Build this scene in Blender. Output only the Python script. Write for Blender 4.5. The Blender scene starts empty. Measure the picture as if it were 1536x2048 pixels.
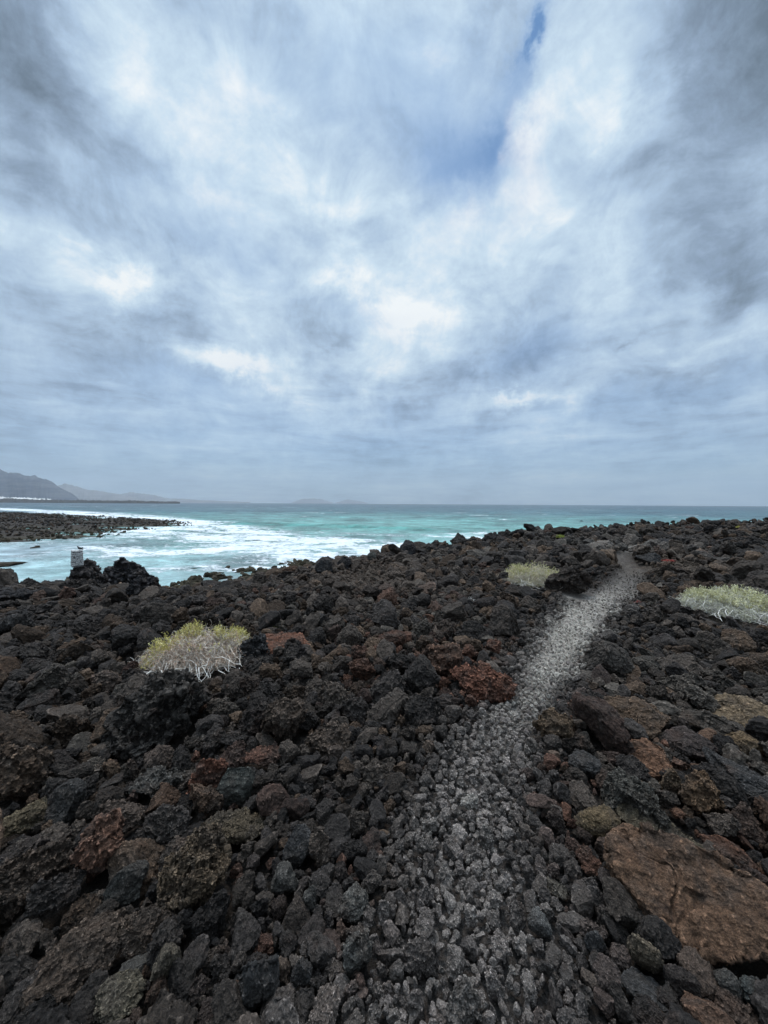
import bpy, bmesh, math, random
import numpy as np
from mathutils import Vector, Matrix, Euler

random.seed(7)
rng = np.random.default_rng(11)
S = bpy.context.scene
C = S.collection

# ------------------------------------------------------------------ camera
W, H = 1536.0, 2048.0
FPX = 745.0
EYE = 1.6
PITCH = math.atan((1024 - 1007.5) / FPX)
ROLL = math.radians(0.336)
_f = Vector((0, math.cos(PITCH), -math.sin(PITCH)))
_r0 = Vector((1, 0, 0))
_u0 = _r0.cross(_f)
_r = _r0 * math.cos(ROLL) + _u0 * math.sin(ROLL)
_u = _u0 * math.cos(ROLL) - _r0 * math.sin(ROLL)
cam_d = bpy.data.cameras.new('camera')
cam = bpy.data.objects.new('camera', cam_d)
C.objects.link(cam)
cam_d.sensor_fit = 'VERTICAL'
cam_d.sensor_height = 36.0
cam_d.lens = FPX / H * 36.0
cam_d.clip_start = 0.05
cam_d.clip_end = 90000
cam.matrix_world = Matrix(((_r.x, _u.x, -_f.x, 0), (_r.y, _u.y, -_f.y, 0), (_r.z, _u.z, -_f.z, EYE), (0, 0, 0, 1)))
S.camera = cam

def pix_ray(px, py):
    d = _f * FPX + _r * (px - W / 2) + _u * (H / 2 - py)
    return d.normalized()

def project(x, y, z):
    """numpy: world -> pixel x, pixel y, depth"""
    dx, dy, dz = x, y, z - EYE
    de = dx * _f.x + dy * _f.y + dz * _f.z
    a = dx * _r.x + dy * _r.y + dz * _r.z
    b = dx * _u.x + dy * _u.y + dz * _u.z
    dd = np.where(de > 0.01, de, 0.01)
    return W / 2 + FPX * a / dd, H / 2 - FPX * b / dd, de

S.view_settings.view_transform = 'Standard'
S.view_settings.look = 'None'
S.view_settings.gamma = 1.0
S.view_settings.exposure = 0.0
S.render.engine = 'CYCLES'
S.cycles.use_denoising = True
S.cycles.max_bounces = 5
S.cycles.diffuse_bounces = 3
S.cycles.volume_bounces = 0
S.cycles.volume_step_rate = 1.0

# ------------------------------------------------------------------ node helper
class NT:
    def __init__(self, tree):
        self.t = tree
        self.n = tree.nodes
        self.l = tree.links
        self.n.clear()
    def add(self, typ, inputs=None, **props):
        nd = self.n.new(typ)
        for k, v in props.items():
            setattr(nd, k, v)
        for k, v in (inputs or {}).items():
            self.set(nd.inputs[k], v)
        return nd
    def set(self, sock, v):
        if isinstance(v, bpy.types.NodeSocket):
            self.l.new(v, sock)
        elif hasattr(v, 'outputs'):
            self.l.new(v.outputs[0], sock)
        else:
            sock.default_value = v
    def math(self, op, a, b=0.0, c=0.0, clamp=False):
        nd = self.n.new('ShaderNodeMath'); nd.operation = op; nd.use_clamp = clamp
        self.set(nd.inputs[0], a); self.set(nd.inputs[1], b); self.set(nd.inputs[2], c)
        return nd.outputs[0]
    def vmath(self, op, a, b=(0, 0, 0)):
        nd = self.n.new('ShaderNodeVectorMath'); nd.operation = op
        self.set(nd.inputs[0], a); self.set(nd.inputs[1], b)
        return nd.outputs['Value'] if op in ('DOT_PRODUCT', 'LENGTH') else nd.outputs[0]
    def noise(self, vec, scale, detail=4, rough=0.55, dist=0.0, color=False, lac=2.0):
        nd = self.add('ShaderNodeTexNoise', {'Scale': scale, 'Detail': detail, 'Roughness': rough, 'Distortion': dist, 'Lacunarity': lac})
        if vec is not None: self.set(nd.inputs['Vector'], vec)
        return nd.outputs['Color'] if color else nd.outputs[0]
    def ramp(self, v, a, b, lo=0.0, hi=1.0, smooth=True):
        nd = self.n.new('ShaderNodeMapRange'); nd.interpolation_type = 'SMOOTHSTEP' if smooth else 'LINEAR'
        self.set(nd.inputs['Value'], v)
        nd.inputs['From Min'].default_value = a; nd.inputs['From Max'].default_value = b
        nd.inputs['To Min'].default_value = lo; nd.inputs['To Max'].default_value = hi
        return nd.outputs[0]
    def mix(self, fac, a, b, blend='MIX'):
        nd = self.n.new('ShaderNodeMix'); nd.data_type = 'RGBA'; nd.blend_type = blend; nd.clamp_factor = True
        self.set(nd.inputs[0], fac)
        for s, v in ((nd.inputs[6], a), (nd.inputs[7], b)):
            if isinstance(v, tuple) and len(v) == 3: v = v + (1,)
            self.set(s, v)
        return nd.outputs[2]

def srgb(r, g, b):
    return tuple((c / 255 / 12.92) if c / 255 <= 0.04045 else ((c / 255 + 0.055) / 1.055) ** 2.4 for c in (r, g, b))

# ------------------------------------------------------------------ world: cloudy sky
SUN_EL, SUN_AZ = math.radians(68), math.radians(-14)     # azimuth from +Y towards +X
sun_dir = Vector((math.sin(SUN_AZ) * math.cos(SUN_EL), math.cos(SUN_AZ) * math.cos(SUN_EL), math.sin(SUN_EL)))
world = bpy.data.worlds.new('World'); S.world = world; world.use_nodes = True
w = NT(world.node_tree)
out = w.add('ShaderNodeOutputWorld')
bg = w.add('ShaderNodeBackground', {'Strength': 0.1})
w.l.new(bg.outputs[0], out.inputs[0])
sky = w.add('ShaderNodeTexSky', sky_type='NISHITA', sun_disc=False, sun_elevation=SUN_EL, sun_rotation=SUN_AZ)
geo = w.add('ShaderNodeTexCoord')
D = geo.outputs['Generated']
sep = w.add('ShaderNodeSeparateXYZ', {0: D})
zc = w.math('MAXIMUM', sep.outputs[2], 0.0)
den = w.math('ADD', zc, 0.10)
U = w.math('DIVIDE', sep.outputs[0], den)
V = w.math('DIVIDE', sep.outputs[1], den)
P = w.add('ShaderNodeCombineXYZ', {0: U, 1: V, 2: 0.0}).outputs[0]
wn = w.noise(P, 1.1, 3, 0.5, color=True)
wv = w.vmath('SUBTRACT', wn, (0.5, 0.5, 0.5))
sc1 = w.n.new('ShaderNodeVectorMath'); sc1.operation = 'SCALE'; w.l.new(wv, sc1.inputs[0]); sc1.inputs[3].default_value = 0.9
Pw = w.vmath('ADD', P, sc1.outputs[0])
n1 = w.noise(Pw, 0.9, 9, 0.58)
n2 = w.noise(w.vmath('ADD', Pw, (13.1, 4.2, 2.0)), 2.6, 9, 0.62)
n3 = w.noise(D, 7.5, 9, 0.66, 0.5)
n5 = w.noise(w.vmath('MULTIPLY', D, (1.0, 1.0, 1.5)), 2.6, 9, 0.62, 0.4)
n4 = w.noise(w.vmath('ADD', Pw, (3.3, 9.2, 1.0)), 5.5, 8, 0.62, 0.3)
# direction jittered by noise so the big cloud masses get ragged outlines
jn = w.vmath('SUBTRACT', w.noise(D, 3.6, 10, 0.68, color=True), (0.5, 0.5, 0.5))
sc2 = w.n.new('ShaderNodeVectorMath'); sc2.operation = 'SCALE'; w.l.new(jn, sc2.inputs[0]); sc2.inputs[3].default_value = 0.26
Dj = w.vmath('NORMALIZE', w.vmath('ADD', D, sc2.outputs[0]))
def blobs(lst):
    acc = None
    for px, py, rx, ry, ang, amp in lst:
        c = pix_ray(px, py)
        # tangent axes at that direction; radii in pixel units at the image centre
        f = math.hypot(FPX, math.hypot(px - W/2, py - H/2)) / FPX
        a = math.radians(ang)
        q = pix_ray(px + 30 * math.cos(a), py - 30 * math.sin(a)) - c
        ax = q / q.length
        ay = c.cross(ax)
        # angular scale
        q2 = pix_ray(px - 30 * math.sin(a), py - 30 * math.cos(a)) - c
        sx = rx * q.length / 30.0
        sy = ry * q2.length / 30.0
        da = w.math('DIVIDE', w.vmath('DOT_PRODUCT', Dj, tuple(ax)), sx)
        db = w.math('DIVIDE', w.vmath('DOT_PRODUCT', Dj, tuple(ay)), sy)
        d2 = w.math('ADD', w.math('MULTIPLY', da, da), w.math('MULTIPLY', db, db))
        g = w.math('EXPONENT', w.math('MULTIPLY', d2, -1.0))
        side = w.math('GREATER_THAN', w.vmath('DOT_PRODUCT', Dj, tuple(c)), 0.2)
        g = w.math('MULTIPLY', w.math('MULTIPLY', g, side), amp)
        acc = g if acc is None else w.math('ADD', acc, g)
    return acc
# px, py, rx, ry, angle, amount : brightness masses (positive light, negative dark)
LIGHT = blobs([
 (330, 200, 330, 70, -52, 0.34), (560, 330, 170, 75, -55, 0.50), (250, 545, 62, 34, -35, 0.62), (420, 600, 160, 60, -30, 0.30),
 (445, 722, 105, 24, -22, 0.80), (570, 770, 80, 40, -35, 0.40), (830, 622, 66, 42, 0, 0.62), (690, 590, 90, 24, 0, 0.45), (800, 730, 110, 50, 0, 0.38),
 (1035, 795, 80, 14, 0, 0.65), (1205, 235, 60, 130, -15, 0.48), (1075, 210, 70, 130, -15, 0.42), (1015, 220, 16, 45, 0, 0.35), (870, 70, 50, 120, 10, 0.32),
 (1330, 640, 170, 70, 12, 0.30), (1180, 760, 100, 50, 10, 0.28), (1210, 575, 60, 50, 0, 0.30), (1450, 920, 130, 12, 4, 0.25), (1130, 850, 120, 12, 0, 0.22),
 (640, 480, 170, 110, 0, 0.20), (900, 480, 180, 120, 0, 0.22), (100, 500, 150, 60, -20, 0.22), (1290, 790, 30, 22, 0, 0.2), (990, 320, 12, 14, 0, .5),
 (60, 330, 170, 120, -40, -0.50), (0, 20, 170, 170, 0, -0.75), (260, 690, 180, 50, -25, -0.32), (660, 690, 50, 36, 0, -0.55), (365, 645, 45, 28, 0, -0.25),
 (740, 490, 60, 40, 0, -0.35), (620, 500, 60, 45, 0, -0.28), (930, 750, 110, 40, 0, -0.50), (960, 640, 55, 50, 0, -0.30), (1060, 690, 100, 50, 20, -0.28),
 (810, 825, 50, 16, 0, -0.30), (1450, 540, 120, 60, 10, -0.36), (1510, 200, 150, 360, 0, -0.40), (1330, 110, 130, 200, 10, -0.22), (1530, 0, 200, 200, 0, -0.55), (1235, 700, 26, 9, 30, -0.35),
 (1400, 760, 220, 45, 15, -0.40), (960, 30, 50, 60, 0, -0.2), (440, 30, 120, 60, 0, -0.26), (700, 260, 80, 60, 0, -0.12), (330, 430, 110, 50, -35, -0.32),
 (1200, 845, 100, 10, 0, -0.22), (700, 950, 900, 45, 0, -0.10), (300, 880, 300, 30, 0, -0.06), (60, 760, 200, 70, 0, -0.15), (1500, 870, 200, 20, 4, -0.12)])
BLUE = blobs([
 (1066, 45, 22, 60, -8, 1.15), (1030, 130, 26, 80, -15, 0.40), (985, 250, 45, 100, -12, 0.62), (890, 300, 110, 120, -20, 0.62), (850, 130, 130, 130, 0, 0.22),
 (660, 170, 180, 120, 0, 0.24), (950, 340, 140, 70, 0, 0.30), (1040, 700, 130, 55, 15, 0.34), (500, 560, 120, 50, -20, 0.15), (730, 640, 80, 30, 0, 0.2), (1330, 790, 260, 40, 12, 0.22),
 (400, 420, 170, 90, -40, 0.2), (760, 930, 1200, 110, 0, 0.40), (1500, 960, 300, 50, 0, 0.2), (380, 770, 200, 50, -15, 0.2)])
nz = w.math('ADD', w.math('ADD', w.math('MULTIPLY', w.math('SUBTRACT', n1, 0.5), 0.65), w.math('MULTIPLY', w.math('SUBTRACT', n5, 0.5), 0.95)), w.math('ADD', w.math('MULTIPLY', w.math('SUBTRACT', n2, 0.5), 0.70), w.math('ADD', w.math('MULTIPLY', w.math('SUBTRACT', n3, 0.5), 0.88), w.math('MULTIPLY', w.math('SUBTRACT', n4, 0.5), 0.3))))
fadeh = w.ramp(sep.outputs[2], 0.0, 0.25, 0.85, 1.0)
nz = w.math('MULTIPLY', nz, fadeh)
n6 = w.noise(w.vmath('MULTIPLY', D, (2.2, 2.2, 19.0)), 1.6, 8, 0.62, 0.5)
low = w.math('MULTIPLY', w.ramp(sep.outputs[2], 0.34, 0.12), w.ramp(sep.outputs[2], -0.01, 0.03))
nz = w.math('ADD', nz, w.math('MULTIPLY', w.math('MULTIPLY', w.math('SUBTRACT', n6, 0.5), 0.95), low))
L = w.math('ADD', w.math('ADD', w.math('MULTIPLY', LIGHT, 0.58), nz), 0.585, clamp=True)
cr = w.n.new('ShaderNodeValToRGB'); w.l.new(L, cr.inputs[0])
e = cr.color_ramp.elements
stops = [(0.0, srgb(98, 114, 130)), (0.28, srgb(139, 159, 183)), (0.52, srgb(176, 199, 223)), (0.75, srgb(208, 228, 243)), (1.0, srgb(250, 254, 255))]
e[0].position = 0; e[0].color = stops[0][1] + (1,)
e[1].position = 1; e[1].color = stops[-1][1] + (1,)
for p_, c_ in stops[1:-1]:
    k = e.new(p_); k.color = c_ + (1,)
cloud = w.vmath('MULTIPLY', cr.outputs[0], (10.0, 10.0, 10.0))
bfac = w.math('MULTIPLY', w.math('ADD', BLUE, w.math('MULTIPLY', w.math('SUBTRACT', n2, 0.5), 0.3)), 0.85, clamp=True)
# clear sky seen through the gaps (Nishita, a little deeper where the gap is fully open)
skyb = w.vmath('MULTIPLY', sky.outputs[0], (0.52, 0.86, 1.16))
skyd = w.vmath('MULTIPLY', sky.outputs[0], (0.36, 0.68, 0.98))
clear = w.mix(w.ramp(BLUE, 0.5, 1.2), skyb, skyd)
colr = w.mix(bfac, cloud, clear)
# added glow in the unseen sky overhead, lights the rock tops
zen = w.ramp(w.vmath('DOT_PRODUCT', D, tuple(Vector((sun_dir.x, sun_dir.y - 0.28, sun_dir.z)).normalized())), 0.875, 0.99, 1.0, 7.5)
zen3 = w.add('ShaderNodeCombineXYZ', {0: zen, 1: zen, 2: zen}).outputs[0]
colr = w.vmath('MULTIPLY', colr, zen3)
w.l.new(colr, bg.inputs[0])
world.cycles.sampling_method = 'MANUAL'
world.cycles.sample_map_resolution = 1024

sl = bpy.data.lights.new('sun', 'SUN'); sl.energy = 1.5; sl.angle = math.radians(12); sl.color = (1.0, 0.93, 0.84)
so = bpy.data.objects.new('sun', sl); C.objects.link(so)
so.rotation_euler = (-sun_dir).to_track_quat('-Z', 'Y').to_euler()

# ------------------------------------------------------------------ numpy noise
def _hash(ix, iy, iz, seed):
    h = (ix.astype(np.int64) * 374761393 + iy.astype(np.int64) * 668265263 + iz.astype(np.int64) * 2147483647 + seed * 1274126177) & 0xffffffff
    h = ((h ^ (h >> 13)) * 1274126177) & 0xffffffff
    h = ((h ^ (h >> 16)) * 2246822519) & 0xffffffff
    return ((h ^ (h >> 15)) & 0xffffff) / float(0xffffff) * 2 - 1
def vnoise(x, y, z, seed=0):
    x0, y0, z0 = np.floor(x), np.floor(y), np.floor(z)
    fx, fy, fz = x - x0, y - y0, z - z0
    x0 = x0.astype(np.int64); y0 = y0.astype(np.int64); z0 = z0.astype(np.int64)
    ux, uy, uz = [t * t * t * (t * (t * 6 - 15) + 10) for t in (fx, fy, fz)]
    def hh(a, b, c): return _hash(x0 + a, y0 + b, z0 + c, seed)
    x00 = hh(0,0,0) * (1-ux) + hh(1,0,0) * ux
    x10 = hh(0,1,0) * (1-ux) + hh(1,1,0) * ux
    x01 = hh(0,0,1) * (1-ux) + hh(1,0,1) * ux
    x11 = hh(0,1,1) * (1-ux) + hh(1,1,1) * ux
    return (x00 * (1-uy) + x10 * uy) * (1-uz) + (x01 * (1-uy) + x11 * uy) * uz
def v2(x, y, seed=0):
    x0, y0 = np.floor(x), np.floor(y)
    fx, fy = x - x0, y - y0
    x0 = x0.astype(np.int64); y0 = y0.astype(np.int64); z = np.zeros_like(x0)
    ux, uy = [t * t * t * (t * (t * 6 - 15) + 10) for t in (fx, fy)]
    a = _hash(x0, y0, z, seed) * (1-ux) + _hash(x0+1, y0, z, seed) * ux
    b = _hash(x0, y0+1, z, seed) * (1-ux) + _hash(x0+1, y0+1, z, seed) * ux
    return a * (1-uy) + b * uy
def fbm2(x, y, octs=4, seed=0, gain=0.5):
    t = 0; a = 1; f = 1; n = 0
    for i in range(octs):
        c, s = math.cos(i * 0.9), math.sin(i * 0.9)
        t = t + a * v2((c*x - s*y) * f + i*17.3, (s*x + c*y) * f - i*9.1, seed + i); n += a; a *= gain; f *= 2.03
    return t / n
def fbm3(x, y, z, octs=4, seed=0, gain=0.5, mode=0):
    t = 0; a = 1; f = 1; n = 0
    for i in range(octs):
        v = vnoise(x*f + i*7.7, y*f + i*3.1, z*f - i*5.3, seed + i)
        if mode == 1: v = 1 - 2 * np.abs(v)       # ridged
        if mode == 2: v = 2 * np.abs(v) - 1       # billow
        t = t + a * v; n += a; a *= gain; f *= 2.03
    return t / n
def sstep(a, b, x):
    t = np.clip((x - a) / (b - a), 0, 1); return t * t * (3 - 2 * t)

# ------------------------------------------------------------------ lie of the land
SEA = -5.0
EDGE = np.array([(120, 62), (80, 55), (45.7, 43), (32, 34), (20, 28), (15, 26), (9.8, 21.5), (5.4, 17.0), (3.2, 15.2), (1.5, 13.4), (0.2, 11.6), (-0.9, 9.9), (-1.5, 8.4),
                 (-2.6, 6.9), (-8, 6.2), (-20, 4.5), (-45, -5), (-80, -70), (120, -70)], float)
HEAD = np.array([(-232, 222), (-180, 200), (-138, 176), (-100, 150), (-66, 126), (-54, 110), (-56, 96), (-50, 88), (-58, 80), (-50, 72), (-55, 66), (-53, 61), (-58, 57), (-75, 52), (-130, 60), (-330, 100), (-360, 230)], float)
def poly_sd(x, y, P):
    """signed distance, positive outside"""
    best = np.full(x.shape, 1e18); inside = np.zeros(x.shape, bool); par = np.zeros(x.shape)
    n = len(P)
    for i in range(n):
        ax, ay = P[i]; bx, by = P[(i+1) % n]
        ex, ey = bx-ax, by-ay
        t = np.clip(((x-ax)*ex + (y-ay)*ey) / (ex*ex+ey*ey), 0, 1)
        d = (x-ax-t*ex)**2 + (y-ay-t*ey)**2
        best = np.minimum(best, d)
        cond = ((ay > y) != (by > y)) & (x < (bx-ax)*(y-ay)/(by-ay+1e-12)+ax)
        inside ^= cond
    s = np.sqrt(best)
    return np.where(inside, -s, s)
def height(x, y):
    x = np.asarray(x, float); y = np.asarray(y, float)
    sd = poly_sd(x, y, EDGE)
    wob = fbm2(x*0.25, y*0.25, 3, 5) * 0.9
    sdw = sd + wob * sstep(3, 9, np.hypot(x, y)) * 0.8
    slope = 0.262 + 0.45 * sstep(-1.6, 3.0, x)
    s = np.maximum(sdw, 0)
    fall = -slope * s
    shelf = -4.97 - 0.028 * np.maximum(sdw - 20, 0) + 0.10 * fbm2(x*0.12, y*0.12, 3, 31) + 0.34 * fbm2(x*0.45, y*0.75, 4, 32, 0.6)
    shelf = shelf - sstep(25, 34, sdw) * 0.35 - sstep(33, 60, sdw) * 3
    land = np.maximum(fall, shelf)
    # plateau swell
    r = np.hypot(x, y)
    inside = sstep(1.0, -1.5, sd)
    sw = fbm2(x*0.22, y*0.22, 3, 8) * 0.16 * sstep(4, 14, r) + fbm2(x*0.9, y*0.9, 3, 9) * 0.10 * sstep(1.5, 5, r) + np.maximum(fbm2(x*0.5, y*0.5, 3, 19), 0) * 0.55 * sstep(7, 14, r) * sstep(-0.5, 2.0, x + 0.25*y)
    land = land + sw * inside
    hs = poly_sd(x, y, HEAD)
    hh = -5.55 + 0.85 * sstep(6, -6, hs) + 0.35 * sstep(0, -30, hs) + 0.75 * fbm2(x*0.12, y*0.25, 4, 41, 0.6) * sstep(14, 0, hs) - 1.5 * sstep(4, 30, hs)
    land = np.maximum(land, hh)
    # trodden path, slightly sunk
    pd, pale, _ = path_info(x, y)
    land = land - 0.05 * sstep(1.25, 0.4, pd) * sstep(1.2, 3.0, r)
    return land
PATH_PX = [(900, 2300, 420), (905, 2048, 370), (925, 1900, 290), (930, 1750, 220), (940, 1600, 150), (985, 1480, 105), (1065, 1390, 80), (1110, 1300, 74), (1168, 1222, 66), (1236, 1174, 48), (1272, 1142, 28), (1240, 1120, 18)]
PATH = []
for px_, py_, hw_ in PATH_PX:
    d_ = pix_ray(px_, py_); t_ = -EYE / d_.z
    PATH.append((d_.x*t_, d_.y*t_, hw_ * t_ * d_.dot(_f) / FPX))
PATH.insert(0, (PATH[0][0], -3.0, 0.8))
def path_info(x, y):
    """distance from the path's centre in half-widths, and how worn and pale it is along its length"""
    best = np.full(x.shape, 1e9); along = np.zeros(x.shape)
    for i in range(len(PATH) - 1):
        ax, ay, aw = PATH[i]; bx, by, bw = PATH[i+1]
        ex, ey = bx-ax, by-ay
        t = np.clip(((x-ax)*ex + (y-ay)*ey) / (ex*ex+ey*ey), 0, 1)
        d = np.hypot(x-ax-t*ex, y-ay-t*ey) / (aw + (bw-aw)*t)
        m = d < best
        best = np.where(m, d, best); along = np.where(m, i + t, along)
    pale = sstep(5.6, 8.0, along) * (1 - 0.45 * sstep(9.6, 11.0, along))
    return best, pale, along

def ground_at(px, py):
    d = pix_ray(px, py)
    ts = np.geomspace(0.8, 400, 4000)
    xs, ys, zs = d.x*ts, d.y*ts, EYE + d.z*ts
    h = height(xs, ys)
    i = np.argmax(zs < h)
    if zs[i] >= h[i]: i = len(ts) - 1
    return Vector((xs[i], ys[i], h[i])), ts[i] * d.dot(_f)

# ------------------------------------------------------------------ mesh helpers
def mesh_np(name, verts, faces, mat=None, smooth=True):
    """faces: (n,3) or (n,4) int array"""
    me = bpy.data.meshes.new(name)
    verts = np.asarray(verts, np.float32); faces = np.asarray(faces, np.int32)
    me.vertices.add(len(verts)); me.vertices.foreach_set('co', verts.ravel())
    k = faces.shape[1]
    me.loops.add(faces.size); me.loops.foreach_set('vertex_index', faces.ravel())
    me.polygons.add(len(faces))
    me.polygons.foreach_set('loop_start', np.arange(0, faces.size, k, dtype=np.int32))
    me.polygons.foreach_set('use_smooth', np.full(len(faces), smooth))
    me.update(calc_edges=True)
    if mat: me.materials.append(mat)
    return me
def link(name, me, parent=None, loc=None):
    o = bpy.data.objects.new(name, me); C.objects.link(o)
    if loc is not None: o.location = loc
    if parent: o.parent = parent
    return o
def tag(o, label=None, cat=None, group=None, kind=None):
    if label: o['label'] = label
    if cat: o['category'] = cat
    if group: o['group'] = group
    if kind: o['kind'] = kind
    return o
def grid_faces(nr, nc, wrap=False):
    i = np.arange(nr - 1)[:, None]; j = np.arange(nc if wrap else nc - 1)[None, :]
    j2 = (j + 1) % nc
    a = i*nc + j; b = i*nc + j2; c = (i+1)*nc + j2; d = (i+1)*nc + j
    return np.stack([a, b, c, d], -1).reshape(-1, 4)
def attr(me, name, arr):
    a = me.attributes.new(name, 'FLOAT' if arr.ndim == 1 else 'FLOAT_COLOR', 'POINT')
    if arr.ndim == 1: a.data.foreach_set('value', arr.astype(np.float32))
    else:
        full = np.ones((len(arr), 4), np.float32); full[:, :3] = arr
        a.data.foreach_set('color', full.ravel())

# ------------------------------------------------------------------ materials
def new_mat(name):
    m = bpy.data.materials.new(name); m.use_nodes = True
    return m, NT(m.node_tree)
def rock_mat(name, source, vein=0.5):
    """lava rock; source of the stone's own colour: 'object', 'instancer' or 'mesh' (attribute col)"""
    m, t = new_mat(name)
    o = t.add('ShaderNodeOutputMaterial')
    b = t.add('ShaderNodeBsdfPrincipled', {'Roughness': 0.80})
    t.l.new(b.outputs[0], o.inputs[0])
    if source == 'object':
        col = t.add('ShaderNodeObjectInfo').outputs['Color']
    elif source == 'instancer':
        a = t.add('ShaderNodeAttribute'); a.attribute_name = 'col'; a.attribute_type = 'INSTANCER'; col = a.outputs['Color']
    else:
        a = t.add('ShaderNodeAttribute'); a.attribute_name = 'col'; col = a.outputs['Color']
    pos = t.add('ShaderNodeNewGeometry').outputs['Position']
    big = t.noise(pos, 5.0, 5, 0.6)
    med = t.noise(pos, 38.0, 6, 0.7, 0.4)
    fine = t.noise(pos, 190.0, 4, 0.7)
    if source == 'object':
        col = t.mix(t.ramp(t.noise(pos, 7.0, 6, 0.65, 0.6), 0.44, 0.66, 0, 0.62), col, (0.046, 0.040, 0.036))
    # mineral stains: rusty and ashy patches
    rust = t.mix(0.5, col, (0.085, 0.040, 0.022))
    c = t.mix(t.ramp(big, 0.56, 0.74, 0, 0.45), col, rust)
    ash = t.vmath('ADD', t.vmath('MULTIPLY', col, (1.9, 1.9, 1.9)), (0.011, 0.0105, 0.010))
    c = t.mix(t.ramp(t.noise(pos, 11.0, 6, 0.72), 0.53, 0.75, 0, 0.6), c, ash)
    k = t.math('MULTIPLY', t.ramp(med, 0.30, 0.72, 0.40, 1.7, False), t.ramp(fine, 0.34, 0.68, 0.45, 1.6, False))
    kk = t.vmath('MULTIPLY', t.add('ShaderNodeCombineXYZ', {0: k, 1: k, 2: k}).outputs[0], (1.05, 0.98, 0.90))
    c = t.vmath('MULTIPLY', c, kk)
    if source != 'mesh':      # sharp edges painted paler as crisp highlights
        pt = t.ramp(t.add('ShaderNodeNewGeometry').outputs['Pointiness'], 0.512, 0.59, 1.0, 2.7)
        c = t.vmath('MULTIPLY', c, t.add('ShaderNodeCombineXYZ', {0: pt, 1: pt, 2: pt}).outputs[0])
    t.l.new(c, b.inputs['Base Color'])
    vor = t.add('ShaderNodeTexVoronoi', {'Scale': 75.0, 'Vector': pos}, feature='SMOOTH_F1')
    lump = t.noise(pos, 14.0, 5, 0.65, 0.6)
    hgt = t.math('ADD', t.math('ADD', t.math('MULTIPLY', med, 1.5), t.math('MULTIPLY', lump, 2.2)), t.math('ADD', t.math('MULTIPLY', fine, 0.35), t.math('MULTIPLY', vor.outputs[0], 0.5)))
    bp = t.add('ShaderNodeBump', {'Height': hgt, 'Distance': 0.013, 'Strength': 1.0})
    t.l.new(bp.outputs[0], b.inputs['Normal'])
    b.inputs['Specular IOR Level'].default_value = 0.20
    return m
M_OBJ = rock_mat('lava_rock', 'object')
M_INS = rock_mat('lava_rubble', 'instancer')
M_GND = rock_mat('lava_ground', 'mesh')
def plain(name, col, rough=0.8, var=0.3, scale=40, bump=0.0):
    m, t = new_mat(name)
    o = t.add('ShaderNodeOutputMaterial'); b = t.add('ShaderNodeBsdfPrincipled', {'Roughness': rough})
    t.l.new(b.outputs[0], o.inputs[0])
    pos = t.add('ShaderNodeNewGeometry').outputs['Position']
    n = t.noise(pos, scale, 4, 0.6)
    c = t.mix(n, tuple(v * (1 - var) for v in col), tuple(min(1, v * (1 + var)) for v in col))
    t.l.new(c, b.inputs['Base Color'])
    if bump:
        bp = t.add('ShaderNodeBump', {'Height': n, 'Distance': bump}); t.l.new(bp.outputs[0], b.inputs['Normal'])
    return m
def attr_mat(name, rough=0.7, trans=0.0):
    m, t = new_mat(name)
    o = t.add('ShaderNodeOutputMaterial'); b = t.add('ShaderNodeBsdfPrincipled', {'Roughness': rough})
    a = t.add('ShaderNodeAttribute'); a.attribute_name = 'col'
    t.l.new(a.outputs['Color'], b.inputs['Base Color'])
    if trans:
        tr = t.add('ShaderNodeBsdfTranslucent'); t.l.new(a.outputs['Color'], tr.inputs[0])
        mx = t.add('ShaderNodeMixShader', {0: trans}); t.l.new(b.outputs[0], mx.inputs[1]); t.l.new(tr.outputs[0], mx.inputs[2])
        t.l.new(mx.outputs[0], o.inputs[0])
    else:
        t.l.new(b.outputs[0], o.inputs[0])
    return m
M_TWIG = attr_mat('dry_twig'); M_LEAF = attr_mat('green_leaf', 0.6, 0.25)

# ------------------------------------------------------------------ ground sheet (lava field, shore, sea bed) reaching the horizon
def stone_tint(x, y, n, seed):
    """base albedo of the lava at a place"""
    g = np.random.default_rng(seed)
    base = np.array([0.044, 0.040, 0.038])
    br = np.array([0.056, 0.043, 0.034]); rd = np.array([0.082, 0.043, 0.031]); gy = np.array([0.060, 0.058, 0.056]); bk = np.array([0.026, 0.025, 0.026])
    zone = fbm2(x*0.35, y*0.35, 3, 77)
    r = g.random(n) + zone * 0.4
    col = np.where((r < 0.42)[:, None], bk, np.where((r < 0.74)[:, None], base, np.where((r < 0.90)[:, None], br, gy)))
    nearw = np.exp(-((x - 0.3)**2 + (y - 3.6)**2) / 2.5) * 0.35 + np.exp(-((x - 1.6)**2 + (y - 2.2)**2) / 1.2) * 0.2
    warm = sstep(0.95, 1.35, g.random(n) + 0.4 * fbm2(x*0.8, y*0.8, 2, 79) + nearw)
    col = col * (1 - 0.75 * warm[:, None]) + rd * 0.75 * warm[:, None]
    col = col * (0.55 + 0.95 * g.random(n)**1.3)[:, None] * np.array([1.10, 1.0, 0.91])
    return col
DIRT = []
for px_, py_, r_, cc_, am_ in ((1275, 1088, 1.6, (0.20, 0.19, 0.18), 0.75), (1262, 1093, 0.8, (0.20, 0.19, 0.18), 0.6), (745, 1130, 1.2, (0.085, 0.066, 0.054), 0.9), (722, 1150, 1.3, (0.085, 0.066, 0.054), 0.9), (735, 1172, 1.1, (0.075, 0.058, 0.048), 0.8), (1345, 1131, 1.3, (0.12, 0.088, 0.066), 0.75), (1310, 1137, 0.9, (0.12, 0.095, 0.075), 0.7)):
    q_, _ = ground_at(px_, py_); DIRT.append((q_.x, q_.y, r_, cc_, am_))
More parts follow.
